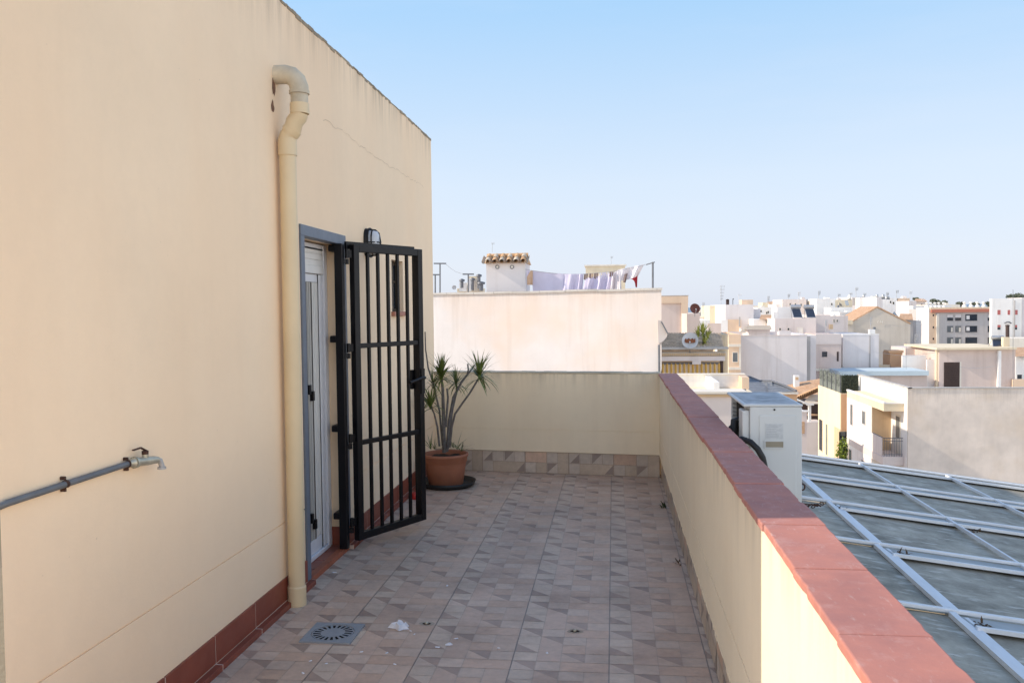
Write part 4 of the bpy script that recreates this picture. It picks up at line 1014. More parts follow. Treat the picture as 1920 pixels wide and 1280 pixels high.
# roof as courses of overlapping tiles
m = MB(); ncs = 14
for k in range(ncs):
    f0, f1 = k/ncs, (k+1)/ncs; a = e0.lerp(r0, f0); b = e1.lerp(r1, f0); c = e1.lerp(r1, f1); d_ = e0.lerp(r0, f1); up = Vector((0, 0, .035))
    n = 22
    for q in range(n):
        u0, u1 = q/n, (q+1)/n; j = Vector((0, 0, rnd.uniform(-.008, .012))); p0, p1 = a.lerp(b, u0), a.lerp(b, u1); p2, p3 = d_.lerp(c, u1), d_.lerp(c, u0)
        mid = (p0+p1)/2+Vector((0, 0, .03))
        m.face([p0+up+j, mid+up+j, (p2+p3)/2+Vector((0, 0, .03)), p3], rnd.choice((0, 0, 1))); m.face([mid+up+j, p1+up+j, p2, (p2+p3)/2+Vector((0, 0, .03))], rnd.choice((0, 0, 1)))
        m.face([p0, p1, p1+up+j, mid+up+j, p0+up+j], 0)
m.face([r0, r1, r1+Vector((0, 3, -.9)), r0+Vector((0, 3, -.9))])
M['rt1'] = plain('weathered_tile', (.60, .50, .40), .9, var=.35, vs=4, bump=.4); M['rt2'] = plain('lichened_tile', (.74, .64, .52), .9, var=.3, vs=5, bump=.4)
m.build('roof', [M['rt1'], M['rt2']], th)
m = MB(); m.box(e0.x, e1.x+.12, ty-.06, ty+.2, onY(0, 659.5, ty).z, e0.z-.002); m.build('gutter', M['cap_grey'], th)
z1 = onY(1297, 660, ty).z; z2 = onY(1297, 668, ty).z; z3 = onY(1297, 676.5, ty).z; z4 = onY(1297, 681, ty).z
m = MB(); m.box(e0.x, e1.x+.06, ty+.02, ty+.3, z2, z1); m.build('fascia', M['t_beige'], th)
m = MB()
for k in range(30): x = e0.x+.05+k*(e1.x-e0.x)/30; m.box(x, x+.05, ty-.04, ty+.018, z2+.02, z1-.03)
m.build('rafter_end', M['t_ochre'], th)
m = MB(); m.box(e0.x, e1.x+.02, ty-.02, ty+.3, z3, z2); a = onY(1298, 676, ty); b = onY(1314, 681, ty); m.box(a.x, b.x, ty-.04, ty+.3, z4-.03, z3); m.build('beam', M['t_rose'], th)
m = MB(); m.box(e0.x, onY(1356, 0, ty).x, ty+1.2, ty+4.5, ZG, z3); m.build('wall', M['t_ochre'], th)
m = MB(); a = onY(1351, 0, ty); b = onY(1355, 0, ty); m.box(a.x, b.x, ty+.1, ty+.4, ZG, z3); m.build('post', M['brown'], th)
for k in range(14):
    x0 = 1237+k*8.2; a = onY(x0, 682, ty); b = onY(min(x0+8.2, 1351), 682, ty); c = onY(min(x0+8.2, 1351), 712, ty-.25)
    pass
aw = thing('awning', onY(1294, 710, ty), 'yellow and cream striped awning drawn under the tiled eave', 'awning')
m = MB(); n = 56; A_, B_ = onY(1237, 681, ty), onY(1351, 681, ty); zb_ = onY(1294, 712, ty).z
for k in range(n):
    u0, u1 = k/n, (k+1)/n; x0, x1 = A_.x+(B_.x-A_.x)*u0, A_.x+(B_.x-A_.x)*u1
    o0, o1 = .04*math.sin(k*1.57), .04*math.sin((k+1)*1.57); mi = 0 if (k//2) % 2 else 1
    m.face([(x0, ty+.05+o0, zb_), (x1, ty+.05+o1, zb_), (x1, ty+.12+o1, A_.z), (x0, ty+.12+o0, A_.z)], mi, None, True)
m.build('awning_cloth', [M['awn_y'], M['awn_c']], aw)
m = MB(); m.tube([(A_.x, ty+.12, A_.z-.01), (B_.x, ty+.12, A_.z-.01)], .03, 8); m.build('rail', M['metal'], aw)
def dish(px, py, Y, rpx, label, rim, face, tilt, az=0, half=None):
    c = onY(px, py, Y); r = rpx*Y/F; t = thing('satellite_dish', c-Vector((0, 0, r)), label, 'satellite dish')
    rot_ = Matrix.Rotation(az, 3, 'Z') @ Matrix.Rotation(tilt, 3, 'X')
    def mk(prof, n=28):
        m = MB(); m.lathe((0, 0, 0), prof, n, ax='Y'); m.v = [c+rot_ @ p for p in m.v]; return m
    mk([(0, .13*r), (.35*r, .12*r), (.7*r, .05*r), (r, -.12*r), (1.03*r, -.12*r), (1.03*r, -.09*r), (.7*r, .08*r), (0, .16*r)]).build('reflector', M[face], t)
    if half:
        m = MB(); vs = []
        for k in range(13):
            a = math.pi*(.02+.96*k/12); vs.append(c+rot_ @ Vector((.66*r*math.cos(a), -.03*r+.0*r, -.05*r-.15*r*math.sin(a))))
        lo = [c+rot_ @ Vector((.66*r*math.cos(math.pi*(.02+.96*k/12)), -.02*r, .12*r+.22*r*math.sin(k*1.1)**2)) for k in range(13)]
        for k in range(12): m.face([vs[k]+rot_ @ Vector((0, -.03*r, -.12*r)), vs[k+1]+rot_ @ Vector((0, -.03*r, -.12*r)), lo[k+1], lo[k]])
        m.build('rust_patch', M['rust_o'], t)
    m = MB(); e = c+rot_ @ Vector((0, -.75*r, -.35*r)); m.tube([c+rot_ @ Vector((0, -.1*r, -r)), e], .035*r, 6); m.tube([e, e+rot_ @ Vector((0, .2*r, .12*r))], .10*r, 8); m.build('receiver_arm', M['dish_white'], t)
    m = MB(); m.tube([c+rot_ @ Vector((0, .15*r, 0)), c+Vector((0, .35*r, -.3*r)), c+Vector((0, .35*r, -1.6*r))], .05*r, 6); m.build('mast', M['metal'], t)
M['rust_o'] = plain('rust_stain', (.30, .11, .05), .9, var=.4, vs=14)
M['rust_d'] = plain('rusty_dish', (.16, .055, .038), .85, var=.35, vs=8)
dish(1294, 638.5, ty-.1, 14.5, 'white satellite dish with a rust-stained centre over the tiled roof', 'white', 'dish_white', R(-12), R(-8), True)
dish(1303, 578.5, 31, 9.2, 'brown rusty satellite dish seen against the skyline', 'rust', 'rust_d', R(-15), R(14))
pt = thing('roof_plant', onY(1319, 640, ty+.6), 'yellow green spiky plant growing up over the tiled roof', 'plant')
m = MB(); m.tube([onY(1319, 646, ty+.6), onY(1320, 632, ty+.6), onY(1318, 625, ty+.6)], .04, 7); m.build('stem', M['stem'], pt)
r2 = random.Random(5)
for i, (x, y, n, ln) in enumerate(((1318, 626, 60, .42), (1327, 631, 36, .36), (1309, 629, 36, .36), (1322, 642, 26, .30))):
    m = MB(); rosette(m, onY(x, y, ty+.5), n, ln, .05, .3, .6, r2); m.build('leaf_rosette', M['leaf_pale'] if i != 1 else M['leaf_pale2'] if 'leaf_pale2' in M else M['leaf_pale'], pt)
t, *_ = bld('peach rooftop wall with a recessed pinkish panel behind the big blank wall', 1237, 1290, 555, 46.2, 3, 'pink', cap=(.04, .03, 'cap_grey'), parapet=False)
part_px(t, 'band', 1237, 556, 1290, 568, 46.2, .05, 't_peach', .12); part_px(t, 'pier', 1277, 568.2, 1290, 640, 46.2, .05, 't_peach', .12)
# ---- white roof terraces just below
t, x0, x1, Y, z = bld('low white roof terrace with partition wall beyond the parapet', 1240, 1395, 703, 21, .25, 'white', cap=(.03, .03, 't_warm'), parapet=False)
zf = onY(1330, 741, 19).z
m = MB(); a = onY(1323, 704, 20.9); m.box(a.x, a.x+.12, 19.2, 21, zf, z-.02); m.build('partition', M['t_white'], t)
m = MB(); a, b = onY(1255, 0, 17), onY(1400, 0, 17); m.box(-.5, x1, 16.6, 21, zf-.2, zf); m.build('deck', M['t_cream'], t)
m = MB(); a = onY(1389, 706, 20.6); m.box(a.x, a.x+.16, 20.4, 21, zf, a.z); m.build('chimney', M['t_peach'], t)
m = MB()
for k in range(2): a = onY(1375+k*23, 732, 17.5); m.box(a.x, a.x+.012, 17.5, 17.52, zf, a.z)
a, b = onY(1375, 732, 17.5), onY(1398, 732, 17.5); m.box(a.x, b.x+.012, 17.49, 17.53, a.z, a.z+.03); m.build('rail', M['metal'], t)
t, x0, x1, Y, z = bld('pinkish plastered wall with a brown cap beside the air conditioner', 1225, 1400, 738, 16, .5, 'rose', parapet=False)
m = MB(); m.box(x0, x1, 15.93, 16.52, z+.002, z+.045); m.build('wall_cap', M['t_warm'], t); m = MB(); m.box(x0, x1, 15.96, 15.998, z-.055, z-.01); m.build('brick_course', M['t_ochre'], t)
# grey sheet-metal lean-to roofs
gy = 44
t = thing('shed', onY(1450, 745, gy), 'low shed with blue grey sheet metal roofs behind the air conditioner', 'shed')
q = lambda x, y, Y: onY(x, y, Y)
m = MB(); m.face([q(1401, 736, gy), q(1452, 736, gy), q(1447, 714.5, gy+1.84), q(1425, 714, gy+2.76), q(1405, 707, gy+3.68), q(1401, 707, gy+3.68)])
m.face([q(1440, 738, gy-0.46), q(1492, 732.5, gy-0.46), q(1447, 714, gy+2.30), q(1438, 714, gy+2.30)])
m.build('roof', M['rooftile_rows'], t)
m = MB(); m.tube([q(1402, 706.5, gy+3.68), q(1406, 706.5, gy+3.68), q(1425, 714, gy+2.76), q(1447, 714, gy+1.84), q(1470, 722, gy+0.46), q(1493, 732.5, gy-0.46)], .06, 6); m.build('ridge_flashing', M['metal'], t)
m = MB(); a, b = q(1440, 0, gy), q(1492, 0, gy); m.box(a.x, b.x, gy-0.34, gy+3.45, ZG, q(1470, 735, gy).z); m.build('wall', M['t_orange'], t)
m = MB(); m.box(a.x, b.x+.02, gy-0.55, gy-0.35, q(1470, 735, gy).z-.05, q(1470, 733.5, gy).z); m.build('gutter', M['t_warm'], t)

# ---- row of street houses on the right
# balcony house
by = 48
bh = thing('apartment_house', onY(1750, 900, by), 'white apartment house with corner balcony and weathered blank end wall', 'building')
wx0, wx1 = onY(1702, 800, by).x, 24.5; wz = onY(1800, 728, by).z
m = MB(); fbox(m, wx0, wx1, by, by+9.5, ZG, wz-1.0, open_top=False); m.box(wx0, wx1, by, by+.2, wz-1.0, wz); m.box(wx0, wx0+.2, by+.2, by+9.5, wz-1.0, wz); bw = m.build('end_wall', M['bigwall'], bh)
m = MB(); m.face([(wx0-.012, by+.02, ZG), (wx0-.012, by+9.5, ZG), (wx0-.012, by+9.5, wz+.01), (wx0-.012, by+.02, wz+.01)][::-1]); m.build('facade', M['t_white'], bh)
m = MB(); m.box(wx0, wx1, by-.05, by+.25, wz+.002, wz+.06); m.box(wx0-.04, wx0+.2, by-.05, by+9.5, wz+.0025, wz+.062); m.build('wall_cap', M['cap_grey'], bh)
bx = onY(1657, 770, by+.55).x                     # face of the projecting front
bz1 = onY(1677, 757, by+.5).z; bz0 = onY(1677, 771, by+.5).z
yn = by+.55; yfar = onX(1588, 790, bx).y; ysol = onX(1634, 790, bx).y
m = MB(); m.box(bx, wx0-.014, yn, yfar, bz0, bz1); m.build('roof_slab', M['t_cream'], bh)
m = MB(); m.box(bx-.03, bx+.12, yn-.03, yfar, bz1+.002, bz1+.10); m.box(bx+.12, wx0-.014, yn-.03, yn+.1, bz1+.002, bz1+.06); m.build('slab_edge', M['t_white'], bh)
fl1 = onY(1677, 856, yn).z; fl0 = onY(1677, 872, yn).z
m = MB(); m.box(bx, wx0-.014, ysol, yfar, ZG, bz0-.002); m.build('front_bay', M['t_white'], bh)
m = MB(); m.box(bx, wx0-.014, yn, ysol-.002, fl0, fl1); m.box(bx-.03, bx, yn-.02, yfar, fl0+.05, fl1-.02); m.build('balcony_slab', M['t_rose'], bh)
m = MB(); m.box(bx+.02, wx0-.014, yn+.1, ysol-.002, ZG, fl0-.9); m.build('lower_bay', M['t_beige'], bh)
# loggia inner: peach side wall is the bay's end; balcony door
m = MB(); m.box(bx+.03, wx0-.02, ysol-.03, ysol-.004, fl1+.002, bz0-.004); m.build('loggia_wall', M['t_ochre'], bh)
m = MB(); m.box(wx0-.05, wx0-.016, yn+.5, ysol-.9, fl1+.01, fl1+2.2); o = m.build('balcony_door', M['t_warm'], bh); m = MB(); m.box(wx0-.06, wx0-.052, yn+.6, ysol-1.0, fl1+.9, fl1+2.1); m.build('pane', M['glass_grey'], o)
m = MB(); m.box(bx, bx+.06, yn+.4, ysol-.004, fl1+.001, fl1+1.0); m.build('balcony_panel', M['t_rose'], bh)
m = MB(); h = fl1+1.02
m.tube([(bx+.03, ysol, h), (bx+.03, yn+.03, h), (wx0-.06, yn+.03, h)], .022, 6); m.tube([(bx+.06, yn+.03, fl1+.12), (wx0-.06, yn+.03, fl1+.12)], .015, 6); m.tube([(bx+.06, yn+.03, fl1+.86), (wx0-.06, yn+.03, fl1+.86)], .015, 6)
k = 0; x = bx+.05
while x < wx0-.06: m.tube([(x, yn+.03, fl1), (x, yn+.03, h)], .011, 5, caps=False); x += .13
m.build('railing', M['metal'], bh)
for (p, qd) in (((1595, 759, 1599, 797), 'glass_grey'), ((1617, 772, 1623, 796), 'glass_grey'), ((1592, 844, 1597, 866), 'glass_grey'), ((1616, 864, 1621, 880), 'glass_grey')):
    lwin(bh, *p, bx, 't_rose', qd, .04)
# cream corner house further along
cy0 = yfar+.8; cx = onY(1576, 780, cy0).x; cy1 = onX(1534, 780, cx).y
ch = thing('apartment_house', (cx+1, cy0, ZG), 'cream corner house with narrow windows below a green roof hedge', 'building')
cz = onX(1560, 731, cx).z
m = MB(); fbox(m, cx, cx+4, cy0, cy1, ZG, cz, .15, .3); m.build('wall', M['t_cream'], ch)
m = MB(); zc = onY(1582, 808, cy0).z; m.box(cx+.03, cx+3.9, cy0-.03, cy0-.002, zc, cz-.05); m.build('front_panel', M['t_orange'], ch)
for p in ((1536.5, 788, 1542.5, 846), (1549, 796, 1551.5, 853)): lwin(ch, *p, cx, 't_cream', 'glass' if p[0] < 1540 else 'glass_grey', .03)
m = MB(); m.box(cx-.02, cx-.003, cy0+.02, cy0+1.5, ZG, zc+.1); m.build('recess', M['t_ochre'], ch)
m = MB(); a, b = onY(1574, 809, cy0-.05), onY(1588, 870, cy0-.05); m.box(a.x, b.x+1, cy0-.045, cy0-.034, b.z, a.z); o = m.build('shop_glass', M['glass_grey'], ch)
m = MB()
for py in (818, 833): z = onY(1580, py, cy0).z; m.box(a.x, b.x+1, cy0-.07, cy0-.046, z-.03, z+.03)
for px in (1574, 1586): x = onY(px, 830, cy0).x; m.box(x-.04, x+.04, cy0-.071, cy0-.0462, b.z, a.z)
m.build('glazing_bar', M['black'], o)
tr = thing('shrub', onY(1580, 880, 55.6), 'bright green shrub growing in the gap beside the white apartment house', 'shrub')
def leafball(m, c, rx, ry, rz_, n, s, r):
    for k in range(n):
        v = Vector((r.gauss(0, 1), r.gauss(0, 1), r.gauss(0, 1))).normalized()*(r.random()**.4); p = c+Vector((v.x*rx, v.y*ry, v.z*rz_))
        a = Vector((r.uniform(-1, 1), r.uniform(-1, 1), r.uniform(-1, 1))).normalized()*s; b = a.cross(Vector((r.uniform(-1, 1), r.uniform(-1, 1), 1))).normalized()*s*.6
        m.face([p-a, p+b, p+a, p-b])
M['bright_leaf'] = plain('bright_leaf', (.18, .25, .03), .7, var=.4)
m = MB(); leafball(m, onY(1581, 850, 55.9), .45, .45, 1.1, 260, .12, r2); m.build('crown', M['bright_leaf'], tr)
m = MB(); m.tube([onY(1581, 960, 55.9), onY(1581, 860, 55.9)], .05, 6); m.build('trunk', M['bark'], tr)
# hedge screen on its roof
hg = thing('hedge_screen', (cx+1, cy0, cz), 'dark green artificial hedge screen around a roof terrace', 'hedge')
hx1 = onY(1609, 720, cy0+.1).x; hz_ = onY(1590, 704, cy0).z
m = MB(); m.box(cx+.08, hx1, cy0+.06, cy0+.18, cz+.002, hz_)
for k in range(1500):
    p = Vector((rnd.uniform(cx+.08, hx1), cy0+.05, rnd.uniform(cz, hz_+.05))); s = .06; m.face([p+Vector((rnd.uniform(-s, s), rnd.uniform(-.06, .02), rnd.uniform(-s, s))) for _ in range(3)])
m.build('hedge_panel', M['hedge'], hg)
for k in range(5):
    hs_ = (cy1-cy0-.3)/5; y0 = cy0+.2+k*hs_; m = MB(); m.box(cx+.06, cx+.14, y0+.08, y0+hs_-.05, cz+.002, hz_+rnd.uniform(-.04, .04))
    for q in range(160):
        p = Vector((cx+.05, rnd.uniform(y0+.08, y0+hs_-.05), rnd.uniform(cz+.4, hz_+.12))); s = .05; m.face([p+Vector((rnd.uniform(-.05, .02), rnd.uniform(-s, s), rnd.uniform(-s, s))) for _ in range(3)])
    m.build('hedge_panel', M['mesh_screen'], hg)
    m = MB(); m.box(cx+.02, cx+.10, y0-.01, y0+.05, cz+.002, hz_); m.build('post', M['metal'], hg)
# terracotta house with porch
py_ = 68
ph = thing('house', onY(1506, 800, py_), 'terracotta tiled house with a small columned porch', 'house')
q = lambda x, y, Y: onY(x, y, Y)
m = MB(); m.face([q(1470, 741, py_), q(1538, 752, py_-1.5), q(1540, 709, py_+4), q(1500, 716, py_+4), q(1474, 722, py_+4)]); m.build('roof', M['rooftile'], ph)
m = MB()
E0, E1 = q(1494, 748, py_-1.2), q(1540, 728, py_-1.6)
for k in range(12): p = E0.lerp(E1, k/11); m.lathe(p, [(.16, 0), (.16, .6)], 8, ax='Y')
m.build('eave_tile', M['barrel'], ph)
m = MB(); m.face([q(1504, 757, py_-1.5), q(1540, 757, py_-1.5), q(1540, 740, py_-.8), q(1520, 739, py_-.8)]); m.build('porch_roof', M['t_beige'], ph)
m = MB(); a, b = q(1490, 755, py_), q(1540, 860, py_); m.box(a.x, b.x, py_+.5, py_+4, ZG, a.z); m.build('wall', M['brown'], ph)
m = MB(); a, b = q(1516, 757, py_-1.6), q(1521, 795, py_-1.6); m.box(a.x, b.x, py_-1.6, py_-1.4, b.z, a.z); m.build('column', M['t_white'], ph)
m = MB(); m.obox(q(1493, 748, py_-1.7), q(1516, 758, py_-1.7), .12, .14); m.obox(q(1512, 758, py_-1.7), q(1526, 758, py_-1.7), .12, .12); m.build('porch_beam', M['t_white'], ph)
m = MB(); a, b = q(1510, 791, py_-1.8), q(1540, 900, py_-1.8); m.box(a.x, b.x, py_-1.8, py_-.2, ZG, a.z); m.build('porch_base', M['t_rose'], ph)
m = MB()
for yy in (776, 787): a, b = q(1490, yy, py_+.3), q(1540, yy+3, py_+.3); m.box(a.x, b.x, py_+.3, py_+.4, b.z, a.z)
m.build('porch_rail', M['t_orange'], ph)
t, *_ = bld('white square chimney standing on the terracotta roof', 1489.5, 1499, 704, py_+3, .5, 'white', 'chimney', 'chimney', zb=-6, parapet=False)
m = MB(); a, b = onY(1491.5, 707, py_+3), onY(1497, 712, py_+3); m.box(a.x, b.x, py_+2.98, py_+3.01, b.z, a.z); m.build('flue_opening', M['t_ochre'], t)
t, *_ = bld('narrow pale wall between the air conditioner and the cream corner house', 1497, 1513, 772, 52, 3, 'rose', parapet=False, cap=(.08, .08, 't_white'))
part_px(t, 'tiled_edge', 1497, 790, 1508, 812, 52, .05, 'rooftile', .12)

# ---- middle distance blocks
# big blank grey-white house
t, x0, x1, Y, z = bld('large blank pale grey house wall behind the shed', 1389, 1513, 629, 76.5, 8, 'lilac', cap=(.05, .04, 't_rose'))
part_px(t, 'upstand', 1461, 621, 1483, 629, 76.53, .6, 't_lilac'); 
t, *_ = bld('narrow pale house flank set back right of the big blank wall', 1511, 1530, 629, 79.9, 8, 'lilac', parapet=False); part_px(t, 'pilaster_or_shade', 1513, 630, 1519, 730, 79.9, .05, 't_grey', .06)  # the grey strip paints the shadow along this side face
t, x0, x1, Y, z = bld('orange cream corner house with a bay window left of the blank wall', 1366, 1389, 627, 74.8, 5, 'peach')
m = MB(); a = onY(1354, 629, 76.33); b = onY(1366, 629, 74.8); m.prism([(a.x, 76.33), (b.x, 74.82), (b.x, 79.9), (a.x, 79.9)], ZG, onY(1366, 627.5, 74.8).z); m.build('bay', M['t_cream'], t)
for y0, y1 in ((645, 650), (688, 693)): part_px(t, 'string_course', 1366, y0, 1389, y1, 74.8, .05, 't_warm', .14)
fwin(t, 1374, 661, 1383, 678, 74.8, 't_warm', 'glass_grey')
fwin(t, 1362, 661, 1364, 678, 75.31, 't_warm', 'glass_grey', .02)
part_px(t, 'corner_strip', 1385.5, 650.5, 1389.2, 687.5, 74.8, .05, 't_warm', .05)
# little rooftop shed with pale tiles
t, *_ = bld('low rooftop room with a pale hipped tile roof above the blank wall', 1404, 1444, 617, 85, 4, 'rose', parapet=False)
m = MB(); m.face([q(1398, 618, 84.32), q(1448, 618, 84.32), q(1444, 610, 87.55), q(1404, 610, 87.55)]); m.face([q(1398, 618, 84.32), q(1404, 610, 87.55), q(1404, 610, 87.55)+Vector((0, 3, -.3)), q(1398, 618, 84.32)+Vector((0, 5, 0))]); m.build('roof', M['rooftile_pale'], t)
m = MB(); m.face([q(1386, 624, 83.3), q(1398, 624, 83.3), q(1402, 611, 86.7), q(1396, 612, 86.7)]); m.build('porch_roof', M['rooftile_pale'], t)
# lilac-white house
t, x0, x1, Y, z = bld('lilac white house with lit side wall and a brown roof tank', 1360, 1413, 571, 102, 10, 'lilac')
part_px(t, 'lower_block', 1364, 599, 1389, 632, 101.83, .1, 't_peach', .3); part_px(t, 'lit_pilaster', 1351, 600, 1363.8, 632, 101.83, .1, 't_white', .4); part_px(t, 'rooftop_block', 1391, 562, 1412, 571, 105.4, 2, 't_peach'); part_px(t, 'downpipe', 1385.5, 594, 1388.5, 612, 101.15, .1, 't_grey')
tk = thing('roof_tank', onY(1367, 571, 102.85), 'dark brown water tank on the lilac white house', 'water tank'); a, b = onY(1361, 560.5, 102.85), onY(1371, 571, 102.85)
m = MB(); m.lathe(((a.x+b.x)/2, 103.7, b.z), [(.19, 0), (.19, a.z-b.z-.06), (.21, a.z-b.z-.05), (0, a.z-b.z)], 16); m.build('tank', M['brown'], tk)
m = MB(); p0, p1 = onY(1374, 571, 102.85), onY(1374, 561, 102.85); m.tube([p0, p1], .05, 6); m.tube([p1, p1+Vector((.1, 0, .06))], .09, 6); m.build('pipe', M['metal'], tk)
t, *_ = bld('cream white house front left of the lilac house', 1331, 1352, 573, 112.2, 7, 'cream'); part_px(t, 'side_panel', 1344, 580, 1352, 612, 112.03, .1, 't_white', .03)
antenna(1352, 536, 573, 108.8, 'tall thin lattice antenna above the lilac white house', 5, 14, 'antenna')
antenna(1385, 553, 571, 107.1, 'pair of short white antennas beside the brown tank', 1, 11, 'dish_white')
t, *_ = bld('white low house with pink side behind the roof plant', 1292, 1331, 600, 74.8, 6, 'white'); part_px(t, 'pink_panel', 1327, 606, 1352, 628, 74.12, .2, 't_pink')
t, *_ = bld('low pinkish wall under the brown rusty dish', 1288, 1312, 588, 38, 3, 'pink', parapet=False); 
t, *_ = bld('distant pale grey house under the strip of sea', 1302, 1335, 586, 153, 8, 'grey')
t, *_ = bld('distant tan flat house behind the rusty dish', 1300, 1326, 594, 119, 6, 'rose')
# white house with orange roof & dark window
t, *_ = bld('white house with a dark window under a small orange roof', 1413, 1455, 598, 98.6, 5, 'white', parapet=False)
fwin(t, 1436, 601, 1442, 611, 98.6, 't_warm', 'glass'); m = MB(); m.face([q(1424, 598.5, 97.92), q(1452, 598.5, 97.92), q(1450, 590, 102), q(1427, 590, 102)]); m.build('roof', M['rooftile'], t)
part_px(t, 'shaded_wing', 1413, 579, 1426, 597.8, 103.7, 2, 't_lilac')  # lilac colour stands in for shade on this wing
# solar house
t, x0, x1, Y, z = bld('white house with two blue grey solar heaters on its roof', 1453, 1530, 597, 93.5, 7, 'rose')
part_px(t, 'upper_block', 1457, 575.5, 1487, 597, 96.9, 2.5, 't_white'); part_px(t, 'lit_edge', 1450, 585, 1456.8, 630, 94.35, 1, 't_white')  # white left edge paints the sunlit side into the colour
fwin(t, 1461, 615, 1464, 619, 93.5, 't_warm', 'glass', .03, None, False); fwin(t, 1476.5, 615, 1480, 619, 93.5, 't_warm', 'glass', .03, None, False); fwin(t, 1495, 614, 1505, 628.5, 93.5, 't_warm', 'ink_white', .03, None, False, 'door')
def solar(px0, px1, py0, py1, Y, label, shear=5):
    k = Y/F; a = onY(px0, py1, Y); b = onY(px1, py1, Y); c = onY(px1-shear, py0, Y+.8); d_ = onY(px0-shear, py0, Y+.8); t = thing('solar_heater', (a+b)/2, label, 'solar heater')
    m = MB(); nn = (b-a).cross(d_-a).normalized()*.06; m.hexa([a, b, c, d_, a+nn, b+nn, c+nn, d_+nn]); o = m.build('panel_frame', M['tank'], t)
    m = MB(); i = .06; g = lambda u, v: (a*(1-u)+b*u)*(1-v)+(d_*(1-u)+c*u)*v+nn*1.15
    m.face([g(i, i), g(1-i, i), g(1-i, 1-i), g(i, 1-i)]); m.build('panel_glass', M['solar'], o)
    z_ = onY(px0, py0-4, Y+.8); MB().tube([Vector((d_.x-.05, d_.y, z_.z)), Vector((c.x+.08, c.y, z_.z))], 3.6*k, 12).build('tank', M['tank'], t)
    m = MB(); m.tube([d_+Vector((.05, .25, -.1)), Vector((a.x, d_.y+.2, a.z))], .02, 5); m.tube([c+Vector((-.05, .25, -.1)), Vector((b.x, d_.y+.2, b.z))], .02, 5); m.build('stand', M['metal'], t)
solar(1488, 1505, 579, 596, 94.52, 'left solar water heater of the pair on the white house'); solar(1513, 1530, 579, 596, 94.52, 'right solar water heater of the pair on the white house')
t, *_ = bld('pale pink side wing right of the two solar heaters', 1530, 1557, 590, 96.9, 6, 'rose'); part_px(t, 'brick_patch', 1555, 608, 1562, 617, 96.73, .1, 't_ochre')
# pink house with small window
t, x0, x1, Y, z = bld('cream pink house with one small dark window', 1530, 1577, 627, 88.4, 6, 'pink', parapet=False)
part_px(t, 'upper_band', 1529.5, 626, 1577.5, 645, 88.4, .05, 't_rose', .05); fwin(t, 1541, 659, 1551, 669, 88.4, 't_pink', 'glass', .04, None, False); part_px(t, 'side_door', 1569, 659, 1572.5, 677, 88.4, .05, 'brown', .02); part_px(t, 'base_cap', 1529, 691, 1578, 695, 88.06, .05, 't_warm', .1)
t, *_ = bld('lavender grey blank house wall with bright left edge', 1580, 1648, 628, 90.1, 6, 'lilac', cap=(.10, .03, 't_white'), parapet=False); part_px(t, 'pilaster_or_shade', 1630, 629, 1632, 700, 90.1, .05, 't_grey', .04)
part_px(t, 'lit_edge', 1575, 627, 1579.8, 692, 90.44, 1, 't_white')  # white strip colours the wall's left edge as sunlit
wb = thing('roof_box', onY(1635, 627, 90.1), 'white junction box on top of the lavender grey wall', 'roof box'); part_px(wb, 'box', 1630, 617.5, 1641, 625.5, 90.1, .4, 't_white'); part_px(wb, 'cap', 1638, 613, 1642, 617.3, 90.27, .2, 'metal')
# blue flat roof in front of hedge
t, x0, x1, Y, z = bld('low house with a pale blue flat roof edge and pinkish wall', 1560, 1738, 703, 85, 2.6, 'pink', parapet=False)
m = MB(); a, b = onY(1570, 695, 85), onY(1738, 703, 85); m.box(a.x, b.x, 84.49, 89.42, b.z, a.z); m.build('roof_edge', M['skyblue_roof'], t)
t, *_ = bld('blinding white garden wall left of the pinkish rooftop room', 1692, 1737, 666, 89.76, .3, 'white', parapet=False)
t, *_ = bld('small orange brick parapet block behind the white garden wall', 1669, 1692, 661, 91.8, 1.5, 'orange', parapet=False); part_px(t, 'coping', 1666, 657, 1694, 661, 91.63, 1.6, 't_orange', .05); part_px(t, 'low_wall', 1648, 684, 1670, 697, 91.8, .5, 't_cream')
# pink rooftop room with brown door
t, x0, x1, Y, z = bld('pinkish rooftop room with a dark brown slatted door', 1761, 1904, 655, 87.55, 5, 'pink', parapet=False)
m = MB(); a = onY(1755, 652, 87.21); b = onY(1905, 655, 87.21); m.box(a.x, b.x, 87.04, 96.39, z+.002, z+.20); m.build('roof_slab', M['t_cream'], t)
o = part_px(t, 'door', 1770, 679, 1799, 728, 87.55, .04, 'brown', .03)
m = MB(); a, b = onY(1770, 679, 87.38), onY(1799, 728, 87.38)
for k in range(12): z_ = b.z+(a.z-b.z)*(k+.5)/12; m.box(a.x+.03, b.x-.03, 87.45, 87.49, z_-.03, z_+.015)
m.build('slats', M['brown'], o)
part_px(t, 'door_trim', 1799.3, 678, 1802, 728, 87.55, .03, 't_warm', .05); part_px(t, 'pilaster_or_shade', 1869, 657, 1874, 727, 87.55, .05, 't_white', .35)
part_px(t, 'left_pier', 1756, 656, 1761, 727, 87.72, .4, 't_cream')
part_px(t, 'terrace_wall', 1738, 674, 1756, 727, 88.74, .2, 't_white')
t2, *_ = bld('pale stair block between the white garden wall and the pinkish room', 1698, 1760, 652, 94.35, 3, 'rose', parapet=False)
sh = solar(1861, 1881, 637, 651, 89.25, 'solar water heater with a big steel tank on the pinkish room', 1)
ck = thing('chimney', onY(1889, 652, 89.25), 'rust brown chimney pipe on a cream plinth beside the steel tank', 'chimney'); part_px(ck, 'plinth', 1881.5, 632, 1893, 652, 88.91, .5, 't_cream')
a, b = onY(1889, 632, 89.42), onY(1889, 610, 89.42); m = MB(); m.tube([a, b], .17, 12); m.lathe(b, [(.21, -.05), (.21, .04), (0, .08)], 12); m.build('flue', M['brown'], ck)
